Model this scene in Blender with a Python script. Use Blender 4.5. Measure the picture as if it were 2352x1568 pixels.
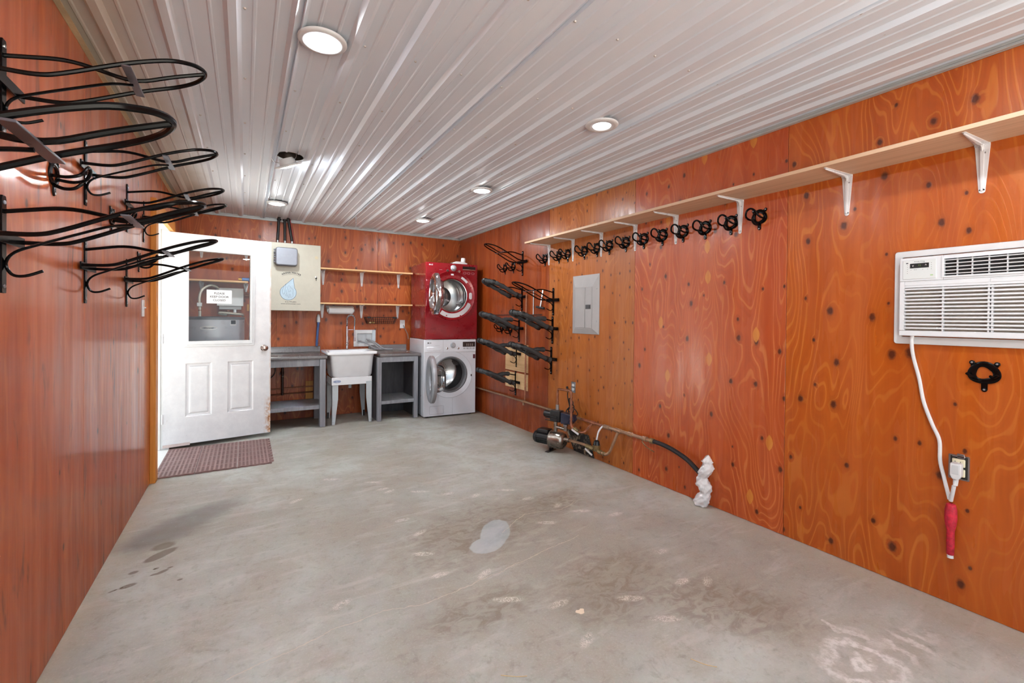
import bpy, bmesh, math, random
from math import pi, sin, cos, radians
from mathutils import Vector, Matrix
random.seed(7)
SC = bpy.context.scene
COL = SC.collection
for o in list(bpy.data.objects):
    bpy.data.objects.remove(o)

# ---------------------------------------------------------------- camera, world, exposure
XR, XL, YB, H = 2.777, 0.616, 6.235, 2.44      # right wall, left wall (-XL), back wall, wall top
YF = -1.25                                      # front (open overhead door) behind the camera
HC = 2.478                                      # ceiling sheet
F, YAW, PITCH, ROLL, CY, CZ = 1035.017, 0.535235, -0.007434, 0.009793, -44.613, 1.27919

cam_d = bpy.data.cameras.new('camera')
cam = bpy.data.objects.new('camera', cam_d)
COL.objects.link(cam)
fw = Vector((sin(YAW) * cos(PITCH), cos(YAW) * cos(PITCH), sin(PITCH)))
rt = Vector((cos(YAW), -sin(YAW), 0))
up = rt.cross(fw)
r2 = cos(ROLL) * rt + sin(ROLL) * up
u2 = -sin(ROLL) * rt + cos(ROLL) * up
cam.matrix_world = Matrix(((r2.x, u2.x, -fw.x, 0), (r2.y, u2.y, -fw.y, 0), (r2.z, u2.z, -fw.z, CZ), (0, 0, 0, 1)))
cam_d.sensor_fit = 'HORIZONTAL'
cam_d.sensor_width = 36
cam_d.lens = F * 36 / 2352
cam_d.shift_y = CY / 2352
cam_d.clip_start = 0.05
SC.camera = cam

world = bpy.data.worlds.new('overcast_sky')
SC.world = world
world.use_nodes = True
wn = world.node_tree.nodes
wn['Background'].inputs[0].default_value = (0.78, 0.90, 1.0, 1)
wn['Background'].inputs[1].default_value = 1.6
sun_d = bpy.data.lights.new('sun', 'SUN'); sun_d.energy = 58.0; sun_d.angle = 0.01; sun_d.color = (1.0, 0.99, 0.97)
sun = bpy.data.objects.new('sun', sun_d); COL.objects.link(sun)
sun.rotation_euler = (radians(-38), 0, radians(-35))    # high, from behind the building: added to bounce ceiling fill off the drive
SC.view_settings.view_transform = 'Standard'
SC.view_settings.look = 'None'
SC.view_settings.gamma = 1
SC.view_settings.use_curve_mapping = False
SC.view_settings.exposure = 0.2
LAMP = 330.0                                     # radiance of the downlight diffusers

# ---------------------------------------------------------------- material helpers
class NT:
    def __init__(s, name):
        s.m = bpy.data.materials.new(name)
        s.m.use_nodes = True
        s.t = s.m.node_tree
        s.b = s.t.nodes['Principled BSDF']
        s.L = s.t.links
    def n(s, typ, **kw):
        x = s.t.nodes.new(typ)
        for k, v in kw.items():
            setattr(x, k, v)
        return x
    def put(s, node, idx, v):
        if v is None: return
        if hasattr(v, 'is_output') or isinstance(v, bpy.types.NodeSocket):
            s.L.new(v, node.inputs[idx])
        else:
            node.inputs[idx].default_value = v
    def math(s, op, a, b=None, c=None, clamp=False):
        x = s.n('ShaderNodeMath', operation=op, use_clamp=clamp)
        s.put(x, 0, a); s.put(x, 1, b); s.put(x, 2, c)
        return x.outputs[0]
    def vm(s, op, a, b=None):
        x = s.n('ShaderNodeVectorMath', operation=op)
        s.put(x, 0, a); s.put(x, 1, b)
        return x.outputs['Value'] if op in ('LENGTH', 'DISTANCE', 'DOT_PRODUCT') else x.outputs[0]
    def comb(s, x, y, z=0.0):
        c = s.n('ShaderNodeCombineXYZ')
        s.put(c, 0, x); s.put(c, 1, y); s.put(c, 2, z)
        return c.outputs[0]
    def sep(s, v):
        c = s.n('ShaderNodeSeparateXYZ'); s.put(c, 0, v)
        return c.outputs
    def noise(s, v, scale=5.0, detail=3.0, rough=0.5, dist=0.0):
        x = s.n('ShaderNodeTexNoise')
        s.put(x, 'Vector', v); s.put(x, 'Scale', scale); s.put(x, 'Detail', detail)
        s.put(x, 'Roughness', rough); s.put(x, 'Distortion', dist)
        return x.outputs[0]
    def mr(s, v, a, b, c=0.0, d=1.0, smooth=True):
        x = s.n('ShaderNodeMapRange')
        if smooth: x.interpolation_type = 'SMOOTHSTEP'
        s.put(x, 0, v); s.put(x, 1, a); s.put(x, 2, b); s.put(x, 3, c); s.put(x, 4, d)
        return x.outputs[0]
    def mix(s, f, a, b, mode='MIX'):
        x = s.n('ShaderNodeMix', data_type='RGBA', blend_type=mode)
        s.put(x, 0, f)
        for i, v in ((6, a), (7, b)):
            if isinstance(v, (tuple, list)) and len(v) == 3: v = (*v, 1)
            s.put(x, i, v)
        return x.outputs[2]
    def obj(s):
        return s.n('ShaderNodeTexCoord').outputs['Object']
    def bump(s, h, strength=0.3, dist=0.01):
        x = s.n('ShaderNodeBump')
        s.put(x, 'Strength', strength); s.put(x, 'Distance', dist); s.put(x, 'Height', h)
        s.L.new(x.outputs[0], s.b.inputs['Normal'])
    def set(s, **kw):
        for k, v in kw.items():
            s.put(s.b, k.replace('_', ' '), (*v, 1) if isinstance(v, tuple) and len(v) == 3 else v)

MC = {}
def lin(c):
    return tuple(((v / 255) / 12.92 if v / 255 <= 0.04045 else ((v / 255 + 0.055) / 1.055) ** 2.4) for v in c)

def mat(name, rgb, rough=0.5, metal=0.0, var=0.08, scale=12.0, coat=0.0, bump=0.0, spec=0.5, aniso=None):
    """plain object material: sRGB colour with procedural mottling and roughness variation"""
    if name in MC: return MC[name]
    g = NT(name)
    c = lin(rgb)
    co = g.obj()
    if aniso: co = g.vm('MULTIPLY', co, aniso)
    nz = g.noise(co, scale, 4, 0.6)
    k = g.mr(nz, 0.3, 0.7, 1 - var, 1 + var)
    col = g.mix(1.0, c, g.comb(k, k, k), 'MULTIPLY')
    g.set(Base_Color=col, Metallic=metal, Roughness=g.mr(nz, 0.3, 0.7, max(0.02, rough * 0.85), min(1, rough * 1.15)))
    g.put(g.b, 'Coat Weight', coat); g.put(g.b, 'Coat Roughness', 0.08); g.put(g.b, 'Specular IOR Level', spec)
    if bump: g.bump(g.noise(co, scale * 6, 3), bump, 0.003)
    MC[name] = g.m
    return g.m

def ply(name, dark, mid, light, knots=5.0, kr=0.07, kamt=0.45, ring=0.6, rf=11.0, patch=0.0, streak=0.25, rough=0.34, coat=0.35, halo=0.5, gl=1.0, cr=(0.14, 0.36), stain=0.0):
    """stained fir plywood: rotary-cut contour grain, knots with rings, football patches; grain runs up local Z"""
    g = NT(name)
    dark, mid, light = lin(dark), lin(mid), lin(light)
    oi = g.n('ShaderNodeObjectInfo')
    rnd = g.math('MULTIPLY', oi.outputs['Random'], 31.7)
    x, y, z = g.sep(g.obj())
    yy = g.math('ADD', y, rnd)
    zz = g.math('ADD', z, rnd)
    P = g.comb(yy, zz)
    # knots
    ks = g.n('ShaderNodeTexVoronoi', voronoi_dimensions='2D')
    kv = g.vm('MULTIPLY', P, (1.0, 0.75, 0))
    g.put(ks, 'Vector', kv); g.put(ks, 'Scale', knots); g.put(ks, 'Randomness', 1.0)
    krand = g.sep(ks.outputs['Color'])
    kd = g.vm('MULTIPLY', g.vm('SUBTRACT', g.vm('MULTIPLY', kv, (knots, knots, 0)), g.vm('MULTIPLY', ks.outputs['Position'], (knots, knots, 0))), (1.0, 0.9, 0))
    kdist = g.math('DIVIDE', g.vm('LENGTH', kd), g.math('MULTIPLY_ADD', krand[1], 0.9 * kr, 0.45 * kr))
    kdist = g.math('ADD', kdist, g.math('MULTIPLY', g.math('SUBTRACT', g.noise(P, 60, 2), 0.5), 0.7))
    exist = g.math('GREATER_THAN', krand[0], 1 - kamt)
    core = g.math('MULTIPLY', g.mr(kdist, 0.55, 1.05, 1, 0), exist)
    hal = g.math('MULTIPLY', g.mr(kdist, 0.9, 3.0, 1, 0), exist)
    kring = g.math('MULTIPLY', g.mr(kdist, 1.0, 1.3, 1, 0), exist)
    # contour grain
    n1 = g.noise(g.vm('MULTIPLY', P, (2.3, 0.55, 0)), 1.0, 2.5, 0.55, 0.25)
    n1b = g.noise(g.vm('MULTIPLY', P, (14, 5, 0)), 1.0, 2, 0.5)
    ph = g.math('ADD', g.math('MULTIPLY', n1, rf * 6.28), g.math('MULTIPLY', n1b, 1.7))
    ph = g.math('ADD', ph, g.math('MULTIPLY', hal, 3.0))
    sn = g.math('SINE', ph)
    rings = g.mr(sn, 0.6, 1.0, 0, 1)
    ringd = g.mr(sn, -1.0, -0.4, 1, 0)
    # where the figure shows
    fig = g.mr(g.noise(P, 1.3, 2), 0.38, 0.62, 0.25, 1)
    st = g.noise(g.vm('MULTIPLY', P, (70, 1.3, 0)), 1.0, 3, 0.6)
    st2 = g.noise(g.vm('MULTIPLY', P, (11, 0.45, 0)), 1.0, 3, 0.55)
    base = g.mix(g.mr(st2, 0.3, 0.7), dark, mid)
    base = g.mix(g.math('MULTIPLY', g.math('MULTIPLY', rings, fig), ring), base, light)
    base = g.mix(g.math('MULTIPLY', g.math('MULTIPLY', ringd, fig), ring * 0.45), base, tuple(c * 0.7 for c in dark))
    base = g.mix(g.math('MULTIPLY', g.mr(st, 0.52, 0.75), streak), base, light)
    base = g.mix(g.math('MULTIPLY', g.mr(st, 0.48, 0.28), streak), base, tuple(c * 0.62 for c in dark))
    base = g.mix(g.math('MULTIPLY', hal, halo), base, tuple(c * 0.62 for c in dark))
    base = g.mix(g.math('MULTIPLY', kring, 0.6), base, (0.17, 0.04, 0.012))
    base = g.mix(g.math('MULTIPLY', core, 0.88), base, (0.075, 0.014, 0.006))
    if stain:
        sm_ = g.noise(g.vm('MULTIPLY', P, (13, 2.6, 0)), 1.0, 3, 0.6, 0.6)
        base = g.mix(g.math('MULTIPLY', g.mr(sm_, 0.58, 0.74), stain), base, lin((96, 42, 26)))
        base = g.mix(g.math('MULTIPLY', g.mr(sm_, 0.44, 0.28), stain * 0.5), base, light)
    if patch:
        pv = g.n('ShaderNodeTexVoronoi', voronoi_dimensions='2D')
        pp = g.vm('ADD', P, (7.3, 2.1, 0))
        g.put(pv, 'Vector', pp); g.put(pv, 'Scale', 2.6); g.put(pv, 'Randomness', 0.85)
        d = g.vm('MULTIPLY', g.vm('SUBTRACT', pp, pv.outputs['Position']), (2.6 * 0.385, 2.6 * 0.385, 0))
        d = g.vm('SUBTRACT', g.vm('MULTIPLY', pp, (1, 1, 0)), g.vm('MULTIPLY', pv.outputs['Position'], (1, 1, 0)))
        dx, dy, _ = g.sep(d)
        lens = g.math('ADD', g.math('DIVIDE', g.math('ABSOLUTE', dx), 0.024), g.math('POWER', g.math('DIVIDE', g.math('ABSOLUTE', dy), 0.052), 2.0))
        pm = g.math('MULTIPLY', g.mr(lens, 0.93, 1.0, 1, 0), g.math('GREATER_THAN', g.sep(pv.outputs['Color'])[0], 1 - patch))
        edge = g.math('MULTIPLY', g.mr(lens, 0.8, 0.98, 0, 1), pm)
        pcol = g.mix(g.mr(st2, 0.35, 0.65), lin((196, 112, 36)), lin((222, 148, 62)))
        base = g.mix(g.math('MULTIPLY', pm, 0.85), base, pcol)
        base = g.mix(g.math('MULTIPLY', edge, 0.35), base, dark)
    g.set(Base_Color=base)
    rz = g.noise(g.vm('MULTIPLY', P, (9, 1.1, 0)), 1.0, 3, 0.6)
    g.put(g.b, 'Roughness', g.mr(rz, 0.3, 0.7, rough * 0.8, rough * 1.3))
    g.put(g.b, 'Coat Weight', coat); g.put(g.b, 'Coat Roughness', g.mr(rz, 0.3, 0.7, cr[0], cr[1]))
    hgt = g.math('ADD', g.math('MULTIPLY', st, 0.6), g.math('MULTIPLY', core, -1.0))
    hgt = g.math('ADD', hgt, g.math('MULTIPLY', rings, 0.25))
    if gl < 0.2: hgt = g.noise(g.vm('MULTIPLY', P, (5, 1.2, 0)), 1.0, 2)
    g.bump(hgt, 0.18 * gl, 0.004)
    return g.m

def pine(name, a, b, rough=0.5, ax='y'):
    if name in MC: return MC[name]
    g = NT(name)
    sc = {'x': (1.5, 40, 40), 'y': (40, 1.5, 40), 'z': (40, 40, 1.5)}[ax]
    n1 = g.noise(g.vm('MULTIPLY', g.obj(), sc), 1.0, 3, 0.55, 0.4)
    n2 = g.noise(g.vm('MULTIPLY', g.obj(), tuple(v * 0.12 if v > 2 else v * 0.5 for v in sc)), 1.0, 2)
    c = g.mix(g.mr(n1, 0.3, 0.7), lin(a), lin(b))
    c = g.mix(g.mr(n2, 0.55, 0.8, 0, 0.3), c, lin(tuple(v * 0.8 for v in a)))
    kn = g.n('ShaderNodeTexVoronoi'); g.put(kn, 'Vector', g.obj()); g.put(kn, 'Scale', 3.1)
    c = g.mix(g.mr(kn.outputs[0], 0.02, 0.045, 0.7, 0), c, lin((110, 62, 34)))
    g.set(Base_Color=c, Roughness=rough)
    g.bump(n1, 0.15, 0.002)
    MC[name] = g.m
    return g.m

# ---------------------------------------------------------------- mesh helpers
class MB:
    def __init__(s): s.v = []; s.f = []
    def add(s, vs, fs):
        k = len(s.v)
        s.v += [tuple(v) for v in vs]
        s.f += [tuple(i + k for i in f) for f in fs]
        return s
    def box(s, a, b, M=None):
        x0, y0, z0 = [min(p, q) for p, q in zip(a, b)]
        x1, y1, z1 = [max(p, q) for p, q in zip(a, b)]
        vs = [Vector(p) for p in ((x0, y0, z0), (x1, y0, z0), (x1, y1, z0), (x0, y1, z0), (x0, y0, z1), (x1, y0, z1), (x1, y1, z1), (x0, y1, z1))]
        if M is not None: vs = [M @ v for v in vs]
        return s.add(vs, [(3, 2, 1, 0), (4, 5, 6, 7), (0, 1, 5, 4), (1, 2, 6, 5), (2, 3, 7, 6), (3, 0, 4, 7)])
    def prism(s, poly, ax, a, b, M=None):
        """extrude 2-D polygon along axis ax from a to b; remaining axes in cyclic order (x:yz, y:zx, z:xy)"""
        def P(u, v, w): return {'x': (w, u, v), 'y': (v, w, u), 'z': (u, v, w)}[ax]
        area = sum(poly[i][0] * poly[(i + 1) % len(poly)][1] - poly[(i + 1) % len(poly)][0] * poly[i][1] for i in range(len(poly)))
        if area < 0: poly = poly[::-1]
        if a > b: a, b = b, a
        n = len(poly)
        vs = [Vector(P(u, v, a)) for u, v in poly] + [Vector(P(u, v, b)) for u, v in poly]
        if M is not None: vs = [M @ v for v in vs]
        fs = [tuple(range(n))[::-1], tuple(range(n, 2 * n))] + [(i, (i + 1) % n, n + (i + 1) % n, n + i) for i in range(n)]
        return s.add(vs, fs)
    def tube(s, pts, r, n=8, closed=False, flat=None):
        pts = [Vector(p) for p in pts]
        N = len(pts)
        rs = r if isinstance(r, (list, tuple)) else [r] * N
        tang = []
        for i in range(N):
            if closed: t = pts[(i + 1) % N] - pts[i - 1]
            else: t = pts[min(i + 1, N - 1)] - pts[max(i - 1, 0)]
            tang.append(t.normalized())
        a = Vector((0, 0, 1)) if abs(tang[0].z) < 0.9 else Vector((1, 0, 0))
        nn = (a - a.dot(tang[0]) * tang[0]).normalized()
        vs = []
        for i in range(N):
            nn = (nn - nn.dot(tang[i]) * tang[i]).normalized()
            bb = tang[i].cross(nn)
            for k in range(n):
                an = 2 * pi * k / n
                fy = flat if flat else 1.0
                vs.append(pts[i] + rs[i] * (cos(an) * nn * fy + sin(an) * bb))
        fs = []
        for i in range(N if closed else N - 1):
            j = (i + 1) % N
            for k in range(n):
                l = (k + 1) % n
                fs.append((i * n + k, i * n + l, j * n + l, j * n + k))
        if not closed:
            fs += [tuple(range(n))[::-1], tuple(range((N - 1) * n, N * n))]
        return s.add(vs, fs)
    def cyl(s, a, b, r, n=16, r2=None):
        return s.tube([a, b], [r, r if r2 is None else r2], n)
    def lathe(s, prof, o, ax, n=32, cap0=False, cap1=False):
        """prof: (radius, height along ax); o origin; ax direction"""
        ax = Vector(ax).normalized(); o = Vector(o)
        t = Vector((0, 0, 1)) if abs(ax.z) < 0.9 else Vector((1, 0, 0))
        u = t.cross(ax).normalized(); w = ax.cross(u)
        vs = []
        for r, h in prof:
            for k in range(n):
                an = 2 * pi * k / n
                vs.append(o + ax * h + r * (cos(an) * u + sin(an) * w))
        fs = []
        for i in range(len(prof) - 1):
            for k in range(n):
                l = (k + 1) % n
                fs.append((i * n + k, i * n + l, (i + 1) * n + l, (i + 1) * n + k))
        if cap0: fs.append(tuple(range(n))[::-1])
        if cap1: fs.append(tuple(range((len(prof) - 1) * n, len(prof) * n)))
        return s.add(vs, fs)
    def ball(s, c, r, n=12, m=8, sc=(1, 1, 1)):
        vs = [Vector(c) + Vector((r * sin(pi * i / m) * cos(2 * pi * k / n) * sc[0], r * sin(pi * i / m) * sin(2 * pi * k / n) * sc[1], r * cos(pi * i / m) * sc[2])) for i in range(1, m) for k in range(n)]
        top = len(vs); vs += [Vector(c) + Vector((0, 0, r * sc[2])), Vector(c) - Vector((0, 0, r * sc[2]))]
        fs = [(i * n + k, (i + 1) * n + k, (i + 1) * n + (k + 1) % n, i * n + (k + 1) % n) for i in range(m - 2) for k in range(n)]
        fs += [(top, k, (k + 1) % n) for k in range(n)] + [(top + 1, (m - 2) * n + (k + 1) % n, (m - 2) * n + k) for k in range(n)]
        return s.add(vs, fs)
    def build(s, name, m, parent=None, bevel=0.0, seg=2, ang=35, loc=None, label=None, sub=0, smooth=True):
        me = bpy.data.meshes.new(name)
        me.from_pydata(s.v, [], s.f)
        me.validate()
        me.materials.append(m)
        if smooth:
            me.polygons.foreach_set('use_smooth', [True] * len(me.polygons))
            me.set_sharp_from_angle(angle=radians(ang))
        me.update()
        o = bpy.data.objects.new(name, me)
        COL.objects.link(o)
        if parent: o.parent = parent
        if loc: o.location = loc
        if bevel:
            b = o.modifiers.new('bevel', 'BEVEL'); b.width = bevel; b.segments = seg; b.limit_method = 'ANGLE'; b.angle_limit = radians(40)
        if sub:
            b = o.modifiers.new('sub', 'SUBSURF'); b.levels = sub; b.render_levels = sub
        if label: o['label'] = label
        return o

def thing(name, label, cat, loc=(0, 0, 0), rz=0.0, group=None):
    o = bpy.data.objects.new(name, None)
    COL.objects.link(o)
    o.empty_display_size = 0.1
    o.location = loc; o.rotation_euler = (0, 0, rz)
    o['label'] = label; o['category'] = cat
    if group: o['group'] = group
    return o
def tag(o, label, cat, group=None):
    o['label'] = label; o['category'] = cat
    if group: o['group'] = group
    return o
def clone(o, parent=None):
    c = o.copy(); COL.objects.link(c)
    if parent: c.parent = parent
    for ch in [x for x in KIDS.get(o.name, [])]:
        clone_ch = clone(ch, c)
    return c
KIDS = {}
def index_kids(root):
    for o in bpy.data.objects:
        if o.parent: KIDS.setdefault(o.parent.name, [])
    for k in KIDS: KIDS[k] = []
    for o in bpy.data.objects:
        if o.parent: KIDS.setdefault(o.parent.name, []).append(o)
def structure(o):
    o['kind'] = 'structure'
    return o

# wall frames: local X = out of the wall, local Y = to the viewer's right along the wall, local Z = up
def onR(y, z): return dict(loc=(XR, y, z), rz=pi)
def onL(y, z): return dict(loc=(-XL, y, z), rz=0.0)
def onB(x, z): return dict(loc=(x, YB, z), rz=-pi / 2)

def spl(pts, n=6, closed=False):
    P = [Vector(p) for p in pts]; out = []; N = len(P)
    for i in range(N if closed else N - 1):
        if closed: a, b, c, d = P[i - 1], P[i], P[(i + 1) % N], P[(i + 2) % N]
        else: a, b, c, d = P[max(i - 1, 0)], P[i], P[i + 1], P[min(i + 2, N - 1)]
        for k in range(n):
            t = k / n
            out.append(0.5 * ((2 * b) + (c - a) * t + (2 * a - 5 * b + 4 * c - d) * t * t + (3 * b - a - 3 * c + d) * t ** 3))
    if not closed: out.append(P[-1])
    return out
def fil(pts, r, n=5):
    P = [Vector(p) for p in pts]; out = [P[0]]
    for i in range(1, len(P) - 1):
        a, b, c = P[i - 1], P[i], P[i + 1]
        ra = min(r, (a - b).length * 0.45, (c - b).length * 0.45)
        p, q = b + (a - b).normalized() * ra, b + (c - b).normalized() * ra
        for k in range(n + 1):
            t = k / n
            out.append(p * (1 - t) ** 2 + b * 2 * t * (1 - t) + q * t * t)
    out.append(P[-1])
    return out
def rrect(u0, v0, u1, v1, r, n=5):
    out = []
    for cx, cy, a0 in ((u1 - r, v1 - r, 0), (u0 + r, v1 - r, 90), (u0 + r, v0 + r, 180), (u1 - r, v0 + r, 270)):
        for k in range(n + 1):
            a = radians(a0 + 90 * k / n)
            out.append((cx + r * cos(a), cy + r * sin(a)))
    return out
def frame_poly(mb, outer, inner, P0, P1):
    """ring between two 2-D loops of equal count, extruded between planes; P0/P1 map (u,v)->3-D"""
    n = len(outer)
    vs = [P0(*p) for p in outer] + [P0(*p) for p in inner] + [P1(*p) for p in outer] + [P1(*p) for p in inner]
    fs = []
    for i in range(n):
        j = (i + 1) % n
        fs += [(i, n + i, n + j, j), (2 * n + i, 2 * n + j, 3 * n + j, 3 * n + i), (i, j, 2 * n + j, 2 * n + i), (n + j, n + i, 3 * n + i, 3 * n + j)]
    mb.add(vs, fs)
    return mb

def fix_normals(o):
    bm = bmesh.new(); bm.from_mesh(o.data)
    bmesh.ops.recalc_face_normals(bm, faces=bm.faces); bm.to_mesh(o.data); bm.free()
    return o

def glyphs(body, size, bold=0.0):
    cu = bpy.data.curves.new('lettering_curve', 'FONT')
    cu.body = body; cu.size = size; cu.align_x = 'CENTER'; cu.align_y = 'CENTER'; cu.offset = bold; cu.resolution_u = 3
    ob = bpy.data.objects.new('lettering_tmp', cu)
    COL.objects.link(ob)
    bpy.context.view_layer.update()
    dg = bpy.context.evaluated_depsgraph_get()
    me = bpy.data.meshes.new_from_object(ob.evaluated_get(dg))
    vs = [v.co.copy() for v in me.vertices]; fs = [tuple(p.vertices) for p in me.polygons]
    bpy.data.objects.remove(ob); bpy.data.curves.remove(cu); bpy.data.meshes.remove(me)
    return vs, fs
def text(name, body, size, O, A, B, m, parent, bold=0.0, sx=1.0, lines=None):
    O, A, B = Vector(O), Vector(A), Vector(B)
    mb = MB()
    vs, fs = glyphs(body, size, bold)
    mb.add([O + A * v.x * sx + B * v.y for v in vs], fs)
    return mb.build(name, m, parent, smooth=False)

# ---------------------------------------------------------------- shared materials
M_BLK = mat('black_gloss_enamel', (8, 8, 9), 0.2, 0.0, 0.2, coat=0.0, spec=0.16)
M_BLKM = mat('black_plastic', (20, 20, 22), 0.42)
M_RUBBER = mat('black_rubber', (26, 26, 28), 0.55)
M_WHT = mat('white_enamel', (232, 233, 236), 0.3, var=0.02)
M_WHP = mat('white_plastic', (228, 231, 233), 0.4, var=0.03)
M_GAL = mat('galvanised_steel', (176, 178, 182), 0.32, 0.9)
M_STEEL = mat('scuffed_bare_steel', (112, 114, 122), 0.35, 0.8, 0.15, 30)
M_CHR = mat('chrome', (225, 226, 230), 0.08, 1.0, 0.02)
M_SS = mat('brushed_stainless', (170, 164, 156), 0.3, 1.0, 0.12, 10)
M_COP = mat('aged_copper', (158, 104, 78), 0.45, 0.4, 0.25, 25)
M_COPD = mat('dusty_copper', (164, 132, 104), 0.6, 0.25, 0.2, 30)
M_BRS = mat('tarnished_brass', (150, 134, 96), 0.45, 0.7, 0.3, 30)
M_PAPER = mat('white_paper', (238, 240, 242), 0.8, var=0.02)
M_INK = mat('black_ink', (48, 48, 52), 0.7)
M_GREY = mat('grey_enamel_panel', (172, 170, 170), 0.42, var=0.03)
M_FOAM = mat('dark_grey_pipe_foam', (58, 60, 62), 0.75, var=0.25, scale=20, bump=0.3)
M_TAPE = mat('black_tape', (20, 20, 22), 0.4)
M_DARK = mat('dark_cavity_metal', (60, 58, 56), 0.5, 0.5, 0.3)

# ================================================================= STRUCTURE
# ---- floor
def floor_mat():
    g = NT('worn_concrete')
    co = g.obj()
    big = g.noise(co, 0.7, 4, 0.6, 0.3)
    med = g.noise(co, 3.2, 6, 0.65, 0.5)
    fine = g.noise(co, 26, 5, 0.7)
    stre = g.noise(g.vm('MULTIPLY', co, (1.2, 5.0, 1)), 2.5, 4, 0.6, 0.6)
    c = g.mix(g.mr(big, 0.36, 0.64), lin((152, 148, 138)), lin((182, 187, 181)))
    c = g.mix(g.mr(med, 0.38, 0.68, 0, 0.75), c, lin((164, 156, 144)))
    c = g.mix(g.mr(stre, 0.5, 0.72, 0, 0.35), c, lin((200, 198, 192)))
    c = g.mix(g.mr(fine, 0.5, 0.75, 0, 0.45), c, lin((132, 124, 112)))
    c = g.mix(g.mr(g.noise(co, 110, 4, 0.75), 0.5, 0.72, 0, 0.35), c, lin((204, 200, 192)))
    c = g.mix(g.mr(g.noise(co, 9, 5, 0.7, 0.8), 0.56, 0.7, 0, 0.28), c, lin((122, 112, 98)))
    wob = g.math('SUBTRACT', g.noise(co, 6, 4, 0.6), 0.5)
    wob2 = g.math('SUBTRACT', g.noise(co, 22, 3, 0.6), 0.5)
    X, Y, Z = g.sep(co)
    def blob(cx, cy, rx, ry, ang=0.0, wb=0.6, soft=0.25, wf=None):
        dx = g.math('SUBTRACT', X, cx); dy = g.math('SUBTRACT', Y, cy)
        a, b = cos(ang), sin(ang)
        u = g.math('ADD', g.math('MULTIPLY', dx, a / rx), g.math('MULTIPLY', dy, b / rx))
        v = g.math('ADD', g.math('MULTIPLY', dx, -b / ry), g.math('MULTIPLY', dy, a / ry))
        d = g.vm('LENGTH', g.comb(u, v, 0))
        d = g.math('ADD', d, g.math('MULTIPLY', wf or wob, wb))
        return g.mr(d, 1 - soft, 1 + soft, 1, 0)
    def seg(p, q, w=0.004, wb=0.05):
        (ax, ay), (bx, by) = p, q
        L = math.hypot(bx - ax, by - ay); ux, uy = (bx - ax) / L, (by - ay) / L
        dx = g.math('SUBTRACT', X, ax); dy = g.math('SUBTRACT', Y, ay)
        t = g.math('ADD', g.math('MULTIPLY', dx, ux), g.math('MULTIPLY', dy, uy))
        s = g.math('ADD', g.math('MULTIPLY', dx, -uy), g.math('MULTIPLY', dy, ux))
        s = g.math('ADD', s, g.math('MULTIPLY', wob2, wb * 0.35)); s = g.math('ADD', s, g.math('MULTIPLY', wob, wb))
        over = g.math('MAXIMUM', g.math('SUBTRACT', t, L), g.math('MAXIMUM', g.math('MULTIPLY', t, -1.0), 0.0))
        d = g.math('ADD', g.math('ABSOLUTE', s), g.math('MULTIPLY', over, 3.0))
        return g.mr(d, w * 0.4, w, 1, 0)
    def mx(*ms):
        r = ms[0]
        for m in ms[1:]: r = g.math('MAXIMUM', r, m)
        return r
    # worn brownish ground-in dirt near the right foreground and centre
    dirtn = g.mr(g.noise(g.vm('MULTIPLY', co, (1, 1.6, 1)), 11, 5, 0.7, 1.2), 0.42, 0.62)
    dirt = mx(blob(1.86, 1.25, 0.32, 0.20, -0.7, 0.9, 0.5), blob(1.55, 1.62, 0.30, 0.22, 0.3, 0.9, 0.6), blob(1.85, 2.55, 0.28, 0.16, 0.2, 0.8, 0.5), blob(1.25, 2.45, 0.5, 0.28, 0.3, 0.9, 0.6), blob(0.9, 1.75, 0.25, 0.12, 0.0, 0.9, 0.6))
    c = g.mix(g.math('MULTIPLY', dirt, 0.45), c, lin((142, 132, 118)))
    c = g.mix(g.math('MULTIPLY', g.math('MULTIPLY', dirt, dirtn), 0.5), c, lin((112, 98, 82)))
    # darker grey patches by the left wall
    dark_patch = mx(blob(-0.30, 3.42, 0.34, 0.14, 0.8, 0.7, 0.5), blob(-0.44, 3.25, 0.22, 0.10, 0.3, 0.7, 0.6))
    c = g.mix(g.math('MULTIPLY', dark_patch, 0.75), c, lin((112, 108, 104)))
    wet = mx(blob(-0.385, 3.01, 0.085, 0.035, 0.75, 0.7, 0.15), blob(-0.38, 3.12, 0.05, 0.04, 0.5, 0.8, 0.3), blob(-0.47, 2.87, 0.02, 0.014, 0.3, 0.5), blob(-0.38, 2.86, 0.013, 0.009, 0.3, 0.5),
             blob(-0.32, 2.84, 0.013, 0.008, 0.3, 0.5), blob(-0.35, 2.81, 0.03, 0.012, 0.6, 0.5), blob(-0.38, 2.80, 0.016, 0.008, 0.3, 0.5), blob(-0.47, 2.74, 0.034, 0.017, 0.3, 0.5), blob(-0.52, 2.725, 0.02, 0.007, 0.5, 0.5), blob(-0.265, 2.685, 0.011, 0.008, 0, 0.5))
    c = g.mix(g.math('MULTIPLY', wet, 0.85), c, lin((98, 86, 68)))
    # pale bluish repair patch
    pt = mx(blob(1.29, 2.35, 0.18, 0.085, 0.95, 0.5, 0.06), blob(1.18, 2.25, 0.105, 0.08, 0.3, 0.55, 0.07))
    c = g.mix(g.math('MULTIPLY', pt, 0.75), c, g.mix(g.mr(med, 0.4, 0.6), lin((158, 168, 174)), lin((182, 190, 194))))
    # white mineral bloom, swirled, in the near right
    rr = g.vm('LENGTH', g.comb(g.math('SUBTRACT', X, 1.97), g.math('MULTIPLY', g.math('SUBTRACT', Y, 0.76), 1.15), 0))
    sw = g.math('SINE', g.math('ADD', g.math('MULTIPLY', rr, 60), g.math('MULTIPLY', wob, 16)))
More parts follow.
